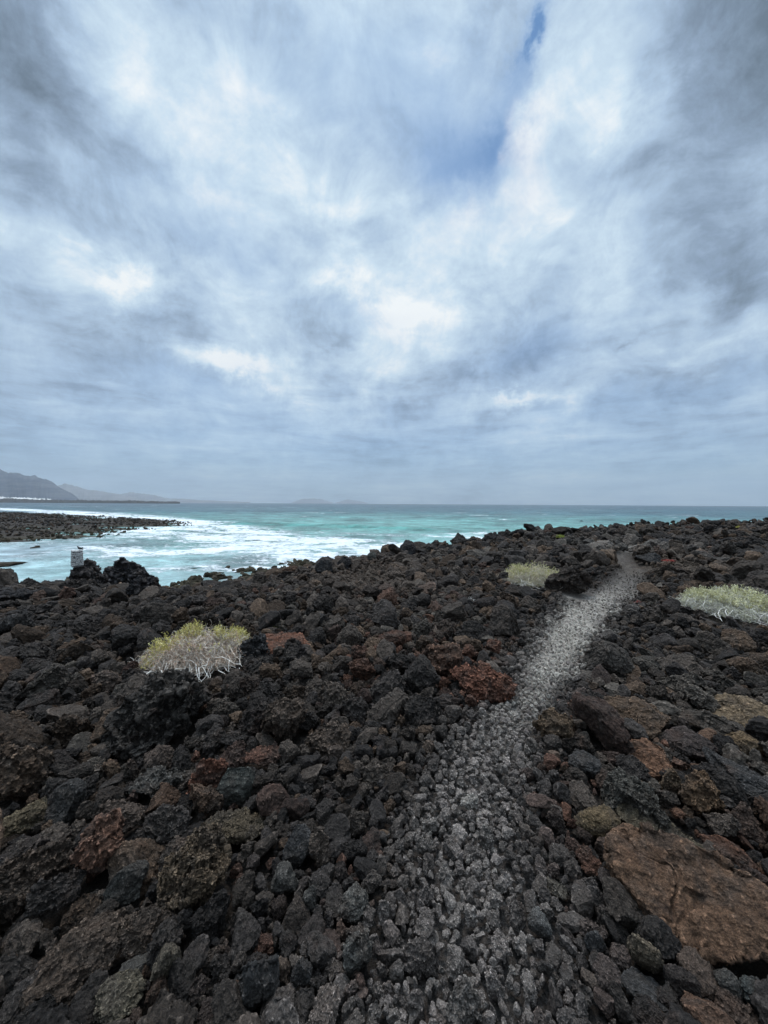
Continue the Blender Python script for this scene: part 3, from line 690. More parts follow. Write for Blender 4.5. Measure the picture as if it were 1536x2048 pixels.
# name, label, centre px, centre py, width px, height px, style, colour, z-turn, tilt(deg x, y), depth ratio, sink
HERO = [
 ('big_flat_slab', 'huge flat brown lava slab with cracked top, largest rock right of the grey path', 1388, 1812, 330, 185, 'block', (0.098, 0.056, 0.034), 34, (18, 4), 0.72),
 ('boulder', 'dark brown tilted boulder leaning over rubble at the centre left', 575, 1435, 105, 115, 'clinker', DBR, 30, (14, -12), 0.8),
 ('boulder', 'low rough brown boulder touching the right foot of the tilted dark brown boulder', 650, 1470, 105, 80, 'clinker', DBR, 10, (0, 0), 0.8),
 ('ridge', 'long jagged black lava ridge slanting up to the right below the large dry shrub', 315, 1440, 210, 130, 'spiky', (0.034, 0.031, 0.029), 25, (5, -18), 0.6),
 ('rock', 'rust red pitted rock standing left of the greenish slate block', 408, 1560, 82, 100, 'clinker', RED, 10, (10, 0), 0.8),
 ('rock', 'greenish slate grey angular block, clean faced, right of the rust red pitted rock', 470, 1568, 76, 92, 'block', SLATE, 20, (0, 8), 0.9),
 ('rock', 'dark reddish flat rock behind the greenish slate block', 525, 1510, 90, 62, 'clinker', (0.085, 0.042, 0.03), 0, (0, 0), 0.8),
 ('rock', 'grey pitted clinker with glinting edges, left of the rust red pitted rock', 322, 1562, 104, 84, 'clinker', GRY, 40, (0, 0), 0.9),
 ('rock', 'smooth dark charcoal rock in the hollow at the left', 143, 1605, 84, 88, 'block', (0.034, 0.033, 0.033), 0, (0, 0), 0.9),
 ('boulder', 'big olive brown boulder with a layered top, largest rock at the lower left centre', 400, 1745, 165, 165, 'clinker', (0.074, 0.054, 0.036), 0, (10, 0), 0.85),
 ('boulder', 'olive brown rough ledge just behind the big olive brown boulder', 470, 1660, 150, 80, 'clinker', (0.070, 0.055, 0.037), 10, (0, 0), 0.7),
 ('boulder', 'upright red brown boulder left of the big olive brown boulder', 202, 1700, 120, 165, 'clinker', (0.085, 0.044, 0.03), 10, (15, 0), 0.7),
 ('boulder', 'massive layered dark brown boulder cut by the left edge of the picture', 40, 1770, 150, 170, 'clinker', DBR, 20, (10, 8), 0.9),
 ('rock', 'ochre brown flat rock on the left edge above the massive layered boulder', 40, 1640, 110, 60, 'clinker', (0.075, 0.06, 0.038), 0, (0, 0), 0.7),
 ('rock', 'dark charcoal block with flat faces below the upright red brown boulder', 257, 1772, 74, 84, 'block', (0.040, 0.040, 0.038), 25, (0, 0), 0.9),
 ('boulder', 'wide low brown boulder with folded top near the bottom left corner', 170, 1930, 190, 120, 'clinker', DBR, -10, (10, -4), 0.8),
 ('boulder', 'dark brown knobbly boulder above the two bottom left grey blocks', 290, 1860, 140, 90, 'clinker', DBR, -40, (8, 0), 0.7),
 ('rock', 'small grey block with a flat lid, above the tan topped bottom left rock', 265, 1942, 58, 44, 'block', GRY, 20, (0, 0), 0.9),
 ('rock', 'rounded grey rock with tan top near the bottom left corner', 242, 2005, 108, 82, 'clinker', (0.085, 0.075, 0.056), 10, (0, 0), 0.9),
 ('rock', 'upright oval brown grey rock right of the small flat lidded block', 334, 1922, 68, 112, 'pebble', (0.068, 0.058, 0.044), 0, (25, 0), 0.7),
 ('rock', 'light grey rounded pitted stone left of the near path', 708, 1812, 76, 78, 'pebble', (0.088, 0.086, 0.082), 30, (0, 0), 0.9),
 ('rock', 'upright dark rock of the pair right of the big olive brown boulder', 598, 1700, 60, 82, 'block', DGR, 50, (0, 0), 0.9),
 ('rock', 'brown tipped dark rock leaning on the right side of its upright neighbour', 640, 1700, 56, 92, 'clinker', (0.062, 0.048, 0.04), 0, (0, 0), 0.8),
 ('rock', 'smooth grey wedge shaped stone below the upright pair of dark rocks', 572, 1765, 60, 62, 'block', GRY, 0, (0, 0), 0.9),
 ('rock', 'narrow upright grooved grey stone right of the smooth grey wedge', 617, 1788, 42, 88, 'pebble', GRY, 0, (10, 0), 0.6),
 ('rock', 'tall grey notched stone left of the near path', 715, 1905, 72, 92, 'clinker', (0.075, 0.075, 0.072), 20, (15, 0), 0.7),
 ('rock', 'long dark waisted stone standing upright near the bottom centre left', 605, 1935, 62, 120, 'clinker', DGR, 0, (25, 0), 0.7),
 ('rock', 'broad dark stone left of the waisted upright stone at the bottom', 520, 1960, 92, 130, 'block', DGR, 10, (20, 0), 0.7),
 ('boulder', 'wide rust red crumbly boulder at the left edge of the mid path', 962, 1352, 142, 92, 'clinker', RED, -15, (16, 8), 0.8),
 ('boulder', 'rust and grey boulder behind the wide rust red crumbly boulder', 868, 1312, 112, 92, 'clinker', (0.082, 0.046, 0.032), 20, (8, 0), 0.8),
 ('rock', 'small rust brown rock perched right of the rust and grey boulder', 985, 1290, 46, 36, 'clinker', (0.092, 0.044, 0.03), 0, (0, 0), 0.9),
 ('boulder', 'upright dark brown block left of the pale path', 1008, 1243, 74, 78, 'block', (0.048, 0.039, 0.034), 15, (0, 5), 0.8),
 ('boulder', 'flat orange rust slab right of the large dry shrub', 568, 1284, 112, 46, 'slab', (0.12, 0.050, 0.030), 0, (10, 0), 0.8),
 ('rock', 'black rock wedged between the large dry shrub and the orange rust slab', 505, 1292, 62, 60, 'spiky', BLK, 0, (0, 0), 0.8),
 ('boulder', 'brown topped rock spur pushing into the right side of the path', 1108, 1440, 90, 100, 'clinker', (0.082, 0.056, 0.036), 0, (14, 0), 0.8),
 ('rock', 'rounded dark rock below the brown spur beside the path', 1163, 1522, 74, 62, 'pebble', DGR, 0, (0, 0), 0.9),
 ('boulder', 'long brown slab right of the brown spur beside the path', 1262, 1430, 165, 56, 'slab', BRN, -12, (10, -10), 0.6),
 ('boulder', 'bright rust orange block facing the path on the right', 1303, 1517, 112, 74, 'block', (0.115, 0.060, 0.036), -8, (10, 0), 0.7),
 ('boulder', 'smooth tan topped slab at the right edge of the picture', 1492, 1428, 130, 72, 'slab', TAN, 5, (14, 0), 0.8),
 ('boulder', 'tawny knobbly boulder right of centre between darker rocks', 1405, 1590, 98, 112, 'clinker', (0.10, 0.062, 0.036), 0, (10, 0), 0.8),
 ('rock', 'tan crusted rock left of the tawny knobbly boulder', 1345, 1565, 52, 80, 'clinker', (0.088, 0.06, 0.038), 0, (10, 0), 0.8),
 ('boulder', 'long grey boulder with tan upper end sloping down beside the path', 1262, 1595, 140, 112, 'clinker', (0.062, 0.060, 0.054), -42, (6, 16), 0.55),
 ('rock', 'ochre pitted triangular rock above the huge flat brown slab', 1193, 1642, 80, 76, 'block', (0.092, 0.066, 0.036), 0, (0, 0), 0.9),
 ('boulder', 'long olive striped slab behind the huge flat brown slab', 1330, 1672, 170, 52, 'slab', (0.062, 0.052, 0.035), -15, (8, 6), 0.55),
 ('rock', 'dark grey lumpy rock left behind the huge flat brown slab', 1232, 1682, 66, 46, 'clinker', DGR, 0, (0, 0), 0.8),
 ('boulder', 'dark plum brown block near the right edge above the tawny boulder', 1385, 1490, 92, 66, 'block', (0.05, 0.038, 0.036), 0, (0, 0), 0.8),
 ('rock', 'golden brown wedge under the smooth tan slab at the right edge', 1488, 1488, 70, 50, 'block', OCH, -20, (0, 0), 0.8),
 ('boulder', 'long layered dark slab at the right edge below the golden wedge', 1482, 1552, 150, 66, 'slab', DGR, -25, (6, 12), 0.6),
 ('boulder', 'grey brown slab between the tan slab and the long brown slab', 1420, 1440, 110, 56, 'slab', (0.056, 0.048, 0.042), -10, (8, 0), 0.6),
 ('boulder', 'upright oval brown rock under the overhang of the huge flat slab', 1288, 1908, 74, 106, 'pebble', (0.068, 0.055, 0.04), 10, (25, 0), 0.7),
 ('rock', 'rust flecked pointed rock at the lower right under the huge slab', 1392, 1945, 78, 76, 'block', (0.072, 0.052, 0.042), 0, (0, 0), 0.9),
 ('rock', 'grey upright wedge right of the rust flecked pointed rock', 1452, 1975, 44, 60, 'block', GRY, 0, (0, 0), 0.9),
 ('rock', 'large rounded grey stone in the near path right of its middle', 1075, 1848, 56, 56, 'pebble', (0.09, 0.092, 0.094), 0, (0, 0), 0.9),
 ('rock', 'flat brownish grey stone at the right edge of the near path', 1110, 1780, 58, 46, 'clinker', (0.078, 0.07, 0.06), 0, (0, 0), 0.9),
 ('rock', 'long dark oval stone lying right of the near path bottom', 1282, 1985, 90, 58, 'pebble', DGR, 10, (0, 0), 0.8),
 ('rock', 'slim dark tilted stone between the near path and the brown oval rock', 1190, 1885, 48, 76, 'pebble', DGR, 20, (15, 0), 0.7),
 ('rock', 'slate grey smooth stone cut by the bottom right corner', 1512, 1995, 66, 80, 'pebble', (0.045, 0.052, 0.053), 0, (0, 0), 0.9),
 ('boulder', 'dark rounded boulder on the far bend of the path', 1294, 1116, 46, 22, 'block', (0.030, 0.030, 0.032), 0, (0, 0), 0.8),
 ('boulder', 'dark boulder beyond the far bend of the path', 1330, 1088, 40, 22, 'block', (0.026, 0.026, 0.030), 0, (0, 0), 0.8),
 ('boulder', 'brown earthy mound beside the round pale shrub', 1135, 1162, 110, 52, 'clinker', (0.040, 0.032, 0.028), 30, (0, -18), 0.5),
 ('boulder', 'black crag with an upward beak, right of the white masonry marker', 236, 1160, 76, 66, 'spiky', (0.018, 0.018, 0.022), 10, (0, 0), 0.8),
 ('boulder', 'black crag sloping down to the right of the beaked crag', 286, 1174, 64, 54, 'spiky', (0.018, 0.018, 0.022), 60, (0, 15), 0.8),
 ('boulder', 'black lava outcrop carrying the white masonry marker', 172, 1158, 64, 56, 'clinker', (0.030, 0.027, 0.028), 0, (0, 0), 0.9),
 ('boulder', 'low black outcrop left of the white masonry marker', 105, 1172, 80, 34, 'clinker', (0.030, 0.028, 0.030), 0, (0, 0), 0.7),
 ('boulder', 'broad black outcrop on the skyline at the left edge', 25, 1190, 90, 50, 'clinker', (0.028, 0.027, 0.030), 0, (0, 0), 0.8),
 ('boulder', 'smooth sided dark grey boulder on the left edge above the black hollow', 20, 1245, 75, 70, 'clinker', (0.038, 0.037, 0.038), 0, (0, 0), 0.9),
 ('boulder', 'black block on the shoreline edge, first of the row climbing right', 650, 1138, 36, 34, 'block', (0.024, 0.025, 0.028), 0, (0, 0), 0.9),
 ('boulder', 'black knob second in the row climbing right along the edge', 688, 1128, 34, 28, 'clinker', (0.026, 0.026, 0.030), 0, (0, 0), 0.9),
 ('rock', 'pale greenish grey block standing alone on the lava edge', 745, 1113, 22, 20, 'block', (0.060, 0.064, 0.060), 0, (0, 0), 0.9),
 ('rock', 'slender upright black stone on the lava edge against the surf', 766, 1103, 9, 18, 'block', (0.022, 0.022, 0.025), 0, (0, 0), 0.9),
 ('boulder', 'pointed black boulder on the lava edge right of the slender stone', 813, 1098, 34, 32, 'block', (0.024, 0.024, 0.028), 40, (0, 10), 0.9),
 ('boulder', 'rounded black boulder on the skyline above the green tuft', 1040, 1066, 22, 16, 'clinker', (0.026, 0.025, 0.028), 0, (0, 0), 0.9),
 ('boulder', 'lumpy dark boulder on the skyline left of the round black one', 985, 1078, 50, 22, 'clinker', (0.028, 0.027, 0.030), 0, (0, 0), 0.9),
 ('boulder', 'small angular dark boulder on the skyline, furthest right of the pointed boulders', 1163, 1048, 14, 12, 'block', (0.028, 0.027, 0.030), 0, (0, 0), 0.9),
]
placed = []          # (x, y, r, z) of everything already set down, for spacing the rest
hero_objs = []
for i, (nm, lab, px, py, wp, hp, sty, col, rz, tilt, dr) in enumerate(HERO):
    foot = min(py + hp * 0.42, 2300)
    gpt, dep = ground_at(px, foot)
    base_d = max(dep, 0.6)
    wid = wp * base_d / FPX
    if py > 1230: wid *= 0.90
    elev = math.atan2(EYE - gpt.z, math.hypot(gpt.x, gpt.y))
    hpt = hp * base_d / FPX
    dpt = wid * dr
    # apparent height mixes real height and the foreshortened top
    zz = (hpt * math.cos(0) - dpt * math.sin(elev) * 0.80) / max(math.cos(elev), 0.35)
    zz = float(np.clip(zz, 0.40 * min(wid, dpt), 1.5 * wid))
    if py < 1180: zz = max(zz, hpt * 1.05)
    if i == 0: zz = wid * 0.46
    sz = (wid * 0.54, dpt * 0.54, zz * 0.56)
    sub = 7 if wp > 130 and py > 1350 else 6
    mx = max(sz)
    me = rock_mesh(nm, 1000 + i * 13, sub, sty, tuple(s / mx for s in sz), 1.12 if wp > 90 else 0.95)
    fwd = Vector((gpt.x, gpt.y, 0)).normalized()
    loc = gpt + fwd * dpt * 0.30
    gz_ = float(height(np.array([loc.x]), np.array([loc.y]))[0])
    o = link('lava_rock', me)
    o.location = (loc.x, loc.y, gz_ + sz[2] * (0.62 if i == 0 else 0.55))
    view_rot = -math.atan2(gpt.x, gpt.y)
    o.rotation_euler = (math.radians(tilt[0]), math.radians(tilt[1]), view_rot + math.radians(rz) * 0.5)
    o.scale = (mx, mx, mx)
    o.color = tuple((1.0 + 0.15 * (col[0] > 1.5 * col[2])) * (0.84 * c + 0.16 * k_ * (0.3 * sum(col) + 0.004)) for c, k_ in zip(col, (1.12, 1.0, 0.88))) + (1,)
    tag(o, lab, 'rock', 'lava rocks of the lava field')
    hero_objs.append(o)
    placed.append((loc.x, loc.y, max(sz[0], sz[1]) * 0.92, gz_))
print('heroes', len(hero_objs))

for i, (px, py, wp, hp, lab) in enumerate([
    (562, 1127, 26, 8, 'small dark wet rock in the shallows, furthest out in front of the surf'), (590, 1129, 24, 6, 'flat wet rock in the shallows right beside the furthest out one'),
    (548, 1133, 14, 8, 'tiny wet rock just nearer than the furthest out rock in the shallows'), (516, 1143, 26, 9, 'wet brown rock in the shallows halfway between the foam and the pools'),
    (583, 1142, 24, 10, 'wet brown rock in the shallows left of the black block on the shoreline edge'), (444, 1150, 42, 13, 'broad brown wet rock standing in the shallows left of centre'),
    (397, 1154, 20, 12, 'small round wet rock in the shallows left of the broad brown one'), (548, 1150, 22, 10, 'wet rock between tide pools below the foam'),
    (390, 1136, 18, 5, 'low dark rock awash in turquoise water left of the shallows'), (12, 1126, 60, 6, 'low black reef rock awash at the left edge of the lagoon'),
    (72, 1094, 18, 5, 'little dark rock off the near edge of the headland in the lagoon'), (620, 1140, 30, 8, 'long low wet rock touching the shore below the black block')]):
    X_, Y_ = seapt(px, py + hp * 0.45); wid = wp * Y_ / FPX; hh_ = hp * Y_ / FPX
    me = rock_mesh('rock', 3000 + i * 7, 5, 'clinker', (1.0, 0.8, 0.8), 1.1)
    o = link('lava_rock', me); o.location = (X_, Y_, SEA); o.scale = (wid * 0.6, wid * 0.5, hh_ * 1.2)
    o.rotation_euler.z = -math.atan2(X_, Y_); o.color = (0.045, 0.038, 0.027, 1)
    tag(o, lab, 'rock', 'lava rocks of the lava field'); hero_objs.append(o)

# ------------------------------------------------------------------ shrubs' places, kept clear of rocks
SHRUBS = [('large dry grey shrub with yellow green patches on the left of the field', 400, 1285, 215, 115),
          ('round pale straw shrub with green centre left of the path', 1066, 1146, 132, 54),
          ('light green shrub with bleached white stems cut by the right edge', 1474, 1198, 195, 78)]
shrub_pos = []
for lab, px, py, wp, hp in SHRUBS:
    g_, dep = ground_at(px, py + hp * 0.40)
    wid = wp * dep / FPX
    c_ = g_ + Vector((g_.x, g_.y, 0)).normalized() * wid * 0.22
    shrub_pos.append((c_, wid, hp * dep / FPX))
    placed.append((c_.x, c_.y, wid * 0.50, 0))
    q_ = c_ - Vector((g_.x, g_.y, 0)).normalized() * wid * 0.38; placed.append((q_.x, q_.y, wid * 0.36, 0))

# ------------------------------------------------------------------ scattered stones
cell = 0.35
gridh = {}
def put(x, y, r):
    gridh.setdefault((int(math.floor(x / cell)), int(math.floor(y / cell))), []).append((x, y, r))
bigs = []
for (x_, y_, r_, z_) in placed: bigs.append((x_, y_, r_))
bigs_np = np.array(bigs)
def scatter(n, rmin, rmax, ymax, ymin, kfac, halfang=0.95, power=1.0, where=None, seed=0):
    """points in the fan in front of the camera, log-uniform in distance between ymin and ymax"""
    g = np.random.default_rng(seed)
    if power == 0: dist = np.sqrt(g.uniform(ymin**2, ymax**2, n))
    else: dist = np.exp(g.uniform(math.log(ymin), math.log(ymax), n))
    a = g.uniform(-halfang, halfang, n)
    return np.sin(a) * dist, np.cos(a) * dist, rmin * (rmax / rmin) ** (g.random(n) ** 1.4)
out_x, out_y, out_r, out_p = [], [], [], []
def try_put(X, Y, R, ispath, k=0.80, cellsz=None):
    """keep a stone where it does not sit inside a bigger one"""
    n = 0
    dd = np.hypot(X[:, None] - bigs_np[None, :, 0], Y[:, None] - bigs_np[None, :, 1])
    okb = np.all(dd > bigs_np[None, :, 2] * 0.86 + R[:, None] * 0.35, axis=1)
    for i in np.nonzero(okb)[0]:
        x_, y_, r_ = X[i], Y[i], R[i]
        cx, cy = int(math.floor(x_ / cell)), int(math.floor(y_ / cell))
        ok = True
        for ax in (cx-1, cx, cx+1):
            for ay in (cy-1, cy, cy+1):
                for (bx, by, br) in gridh.get((ax, ay), ()):
                    q = (x_-bx)**2 + (y_-by)**2
                    if q < (k * (r_ + br))**2: ok = False; break
                if not ok: break
            if not ok: break
        if ok:
            put(x_, y_, r_); out_x.append(x_); out_y.append(y_); out_r.append(r_); out_p.append(ispath); n += 1
    return n
def masks(X, Y):
    pd, pale, al = path_info(X, Y)
    return pd, al
# keep to the land that shows: plateau, its falling edge and the shore
def on_land(X, Y): return height(X, Y) > -5.05
tot = []
EDGEG = 1.12
for (n, r0, r1, y0, y1, k, gravel) in [
        (900, 0.13, 0.22, 3.2, 16, 0.66, 0), (6000, 0.14, 0.36, 9, 60, 0.60, 0),
        (6000, 0.075, 0.13, 1.2, 14, 0.66, 0), (22000, 0.09, 0.16, 8, 60, 0.58, 0),
        (22000, 0.045, 0.078, 0.8, 9, 0.62, 0), (26000, 0.055, 0.10, 6, 28, 0.58, 0),
        (36000, 0.028, 0.045, 0.7, 7.5, 0.62, 0), (26000, 0.036, 0.055, 5, 13, 0.60, 0),
        (90000, 0.022, 0.050, 0.7, 11, 0.78, 1), (40000, 0.013, 0.022, 0.7, 4.5, 0.62, 2)]:
    if y1 <= 16:
        X, Y, R = scatter(int(n * 1.55), r0, r1, y1, y0, k, 1.5, seed=int(r0*1000)+n)
        Y = Y - 0.5
    else:
        X, Y, R = scatter(n, r0, r1, y1, y0, k, 1.0, seed=int(r0*1000)+n)
    pd, al = masks(X, Y)
    dist = np.hypot(X, Y)
    if gravel == 0:
        lim = np.where(r0 < 0.03, 0.6, np.where(r0 < 0.05, 0.95, np.where(r0 < 0.08, 1.3, 1.5)))
        # the rubble left of the near path is finer
        fine = sstep(0.12, 0.0, np.abs(X + 0.15) - 0.35) * sstep(3.0, 2.2, Y)
        lim = lim - 0.35 * np.maximum(fbm2(X*1.6, Y*1.6, 3, 97), -0.3) - 0.12
        ok = (pd > lim) & ((r0 < 0.07) | (fine < 0.5))
    elif gravel == 1:
        ok = pd < np.where(Y < 2.4, 1.6, 1.25)
        tgt = np.interp(dist, [0.8, 1.6, 2.6, 4, 6, 10], [0.070, 0.055, 0.031, 0.020, 0.018, 0.019])
        R = tgt * np.random.default_rng(5).uniform(0.65, 1.3, len(R))
    else:
        ok = np.ones(len(X), bool)
    ok &= on_land(X, Y)
    if r0 > 0.05:
        for X_, Y_, r_, cc_, am_ in DIRT: ok &= np.hypot(X - X_, Y - Y_) > r_ * 0.55
    m_ = try_put(X[ok], Y[ok], R[ok], gravel == 1, k)
    tot.append(m_)
print('scatter', tot, sum(tot))
# boulders and rubble of the headland across the bay and of the shore shelf
g = np.random.default_rng(77)
HX = g.uniform(-300, -45, 34000); HY = g.uniform(50, 215, 34000)
okh = (poly_sd(HX, HY, HEAD) < 3) & (height(HX, HY) > -5.1)
SX = g.uniform(-26, -3, 5000); SY = g.uniform(24, 46, 5000)
hs_ = height(SX, SY); oks = (hs_ > -5.12) & (hs_ < -4.2)
ox = np.concatenate([out_x, HX[okh], SX[oks]]); oy = np.concatenate([out_y, HY[okh], SY[oks]])
orr = np.concatenate([out_r, 0.10 + 0.30 * g.random(okh.sum())**2.5, g.uniform(0.10, 0.38, oks.sum())])
opth = np.concatenate([out_p, np.zeros(okh.sum() + oks.sum())]).astype(bool)
N_ = len(ox)
oz = height(ox, oy)
pidx = g.integers(0, NPROTO, N_)
peb = np.array([i for i in range(NPROTO) if PROTO_STY[i] in ('pebble', 'clinker')])
pidx = np.where(opth, peb[g.integers(0, len(peb), N_)], pidx)
rot = np.stack([g.uniform(-0.9, 0.9, N_), g.uniform(-0.9, 0.9, N_), g.uniform(0, 6.28, N_)], 1)
rot[opth | (orr < 0.05), :2] *= 2.6
oc = stone_tint(ox, oy, N_, 21)
pc = path_tint(ox, oy, N_, 22, oc)
oc = pc
wet = sstep(-4.3, -4.9, oz)[:, None]
oc = oc * (1-wet) + np.array([0.046, 0.040, 0.027]) * (0.6 + 0.8 * g.random(N_))[:, None] * wet
zj = oz + orr * np.where(opth, g.uniform(0.1, 0.5, N_), g.uniform(0.0, 0.75, N_))
ppx, ppy, pde = project(ox, oy, zj)
size_px = orr * FPX / np.maximum(pde, 0.3) * 2
inview = (pde > 0.4) & (ppx > 4) & (ppx < W-4) & (ppy > 0) & (ppy < H-6)
N_IND = 300 - len(hero_objs)
cand = np.where(inview, size_px, 0)
ind = np.argsort(-cand)[:N_IND]
isind = np.zeros(N_, bool); isind[ind] = True

# the 300 largest are rocks of their own
def shade_word(c):
    l = c.mean()
    if c[0] > c[2] * 2.0 and l > 0.035: return 'rust red'
    if c[0] > c[2] * 1.35: return 'brown' if l > 0.042 else 'dark brown'
    if l > 0.066: return 'light grey'
    if l > 0.042: return 'grey'
    return 'dark grey' if l > 0.027 else 'black'
STYW = {'clinker': 'lumpy', 'block': 'angular', 'pebble': 'rounded', 'spiky': 'jagged', 'slab': 'flat'}
SHORT = [h[1] for h in HERO]
ind_rows = []
for i in ind:
    o = link('lava_rock', proto_hi[pidx[i]])
    o.location = (ox[i], oy[i], zj[i]); o.rotation_euler = tuple(rot[i]); o.scale = (orr[i],) * 3
    o.color = tuple(oc[i]) + (1,)
    ind_rows.append((o, ppx[i], ppy[i], size_px[i], shade_word(oc[i]), STYW[PROTO_STY[pidx[i]]], bool(opth[i])))

# rest: one scatter object each for rubble and path gravel
def gn_scatter(name, sel, label, cat):
    col_ = bpy.data.collections.new(name + '_shapes')
    for i in range(NPROTO):
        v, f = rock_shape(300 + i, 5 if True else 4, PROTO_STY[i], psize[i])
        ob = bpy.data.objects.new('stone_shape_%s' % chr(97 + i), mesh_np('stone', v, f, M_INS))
        ob['kind'] = 'stuff'
        col_.objects.link(ob)
    me = bpy.data.meshes.new(name)
    pts = np.stack([ox[sel], oy[sel], zj[sel]], 1).astype(np.float32)
    me.vertices.add(len(pts)); me.vertices.foreach_set('co', pts.ravel())
    attr(me, 'col', oc[sel]); attr(me, 'sc', orr[sel])
    a = me.attributes.new('rot', 'FLOAT_VECTOR', 'POINT'); a.data.foreach_set('vector', rot[sel].astype(np.float32).ravel())
    a = me.attributes.new('pi', 'INT', 'POINT'); a.data.foreach_set('value', pidx[sel].astype(np.int32))
    o = link(name, me)
    ng = bpy.data.node_groups.new(name, 'GeometryNodeTree')
    ng.interface.new_socket('Geometry', in_out='INPUT', socket_type='NodeSocketGeometry')
    ng.interface.new_socket('Geometry', in_out='OUTPUT', socket_type='NodeSocketGeometry')
    nd = ng.nodes
    gi = nd.new('NodeGroupInput'); go = nd.new('NodeGroupOutput')
    ci = nd.new('GeometryNodeCollectionInfo'); ci.inputs['Collection'].default_value = col_
    ci.inputs['Separate Children'].default_value = True; ci.inputs['Reset Children'].default_value = True
    iop = nd.new('GeometryNodeInstanceOnPoints'); iop.inputs['Pick Instance'].default_value = True
    def na(nm, typ):
        q = nd.new('GeometryNodeInputNamedAttribute'); q.data_type = typ; q.inputs['Name'].default_value = nm; return q.outputs['Attribute']
    ng.links.new(gi.outputs[0], iop.inputs['Points']); ng.links.new(ci.outputs[0], iop.inputs['Instance'])
    ng.links.new(na('pi', 'INT'), iop.inputs['Instance Index'])
    e2r = nd.new('FunctionNodeEulerToRotation'); ng.links.new(na('rot', 'FLOAT_VECTOR'), e2r.inputs[0]); ng.links.new(e2r.outputs[0], iop.inputs['Rotation'])
    ng.links.new(na('sc', 'FLOAT'), iop.inputs['Scale'])
    ng.links.new(iop.outputs[0], go.inputs[0])
    md = o.modifiers.new('scatter', 'NODES'); md.node_group = ng
    tag(o, label, cat, kind='stuff')
gn_scatter('lava_rubble', (~isind) & (~opth), 'dark rubble of small lava stones covering the field', 'rubble')
gn_scatter('path_gravel', (~isind) & opth, 'grey to pale gravel of small stones on the trodden path', 'gravel')

# say which stone each of the individual ones is
NOUNS = {'slab', 'boulder', 'ridge', 'rock', 'block', 'stone', 'ledge', 'wedge', 'spur', 'mound', 'crag', 'outcrop', 'knob'}
marks = []
for h in HERO:
    ws = h[1].replace(',', '').split()
    k = next((j for j, q in enumerate(ws) if q in NOUNS), 4)
    marks.append((' '.join(ws[:k + 1][:5]) if k < 5 else None, h[2], h[3]))
names_ = [m_[0] for m_ in marks]
marks = [m_ for m_ in marks if m_[0] and names_.count(m_[0]) == 1 and not any(o_ and o_ != m_[0] and m_[0] in o_ for o_ in names_)]
marks += [('large dry shrub', 400, 1285), ('light green shrub', 1462, 1192), ('round pale shrub', 1066, 1146)]
ORD = ['closest', 'second closest', 'third closest', 'fourth closest', 'fifth closest', 'sixth closest', 'seventh closest', 'eighth closest', 'ninth closest', 'tenth closest', 'eleventh closest', 'twelfth closest']
buckets = {}
for row in ind_rows:
    o, X_, Y_, sz_, shade_, shp_, onpath = row
    best = min(marks, key=lambda m_: math.hypot(m_[1] - X_, m_[2] - Y_))
    dx, dy = X_ - best[1], Y_ - best[2]
    if abs(dx) > abs(dy): di = 'on the right of' if dx > 0 else 'on the left of'
    else: di = 'in front of' if dy > 0 else 'behind'
    buckets.setdefault((best[0], di), []).append((math.hypot(dx, dy), row))
for (mk, di), rows_ in buckets.items():
    rows_.sort(key=lambda q: q[0])
    for k, (_, row) in enumerate(rows_):
        nth_ = ORD[min(k, len(ORD) - 1)]
        tag(row[0], '%s %s stone, %s %s the %s' % (row[4], row[5], nth_, di, mk), 'rock', 'lava rocks of the lava field')

# ------------------------------------------------------------------ shrubs
def tubes(paths, radii, sides=3):
    """list of (n,3) arrays -> verts, faces"""
    V, F = [], []; base = 0
    for P_, (ra, rb) in zip(paths, radii):
        n = len(P_)
        T = np.gradient(P_, axis=0); T /= np.linalg.norm(T, axis=1)[:, None] + 1e-9
        up = np.array([0.3, 0.2, 0.93]); A = np.cross(T, up); A /= np.linalg.norm(A, axis=1)[:, None] + 1e-9
        B = np.cross(T, A)
        rad = np.linspace(ra, rb, n)[:, None]
        for k in range(sides):
            an = 2 * math.pi * k / sides
            V.append(P_ + (A * math.cos(an) + B * math.sin(an)) * rad)
        idx = base + np.arange(n - 1)
        for k in range(sides):
            k2 = (k + 1) % sides
            F.append(np.stack([idx + k*n, idx + k2*n, idx + 1 + k2*n, idx + 1 + k*n], 1))
        base += n * sides
    return np.concatenate(V), np.concatenate(F)
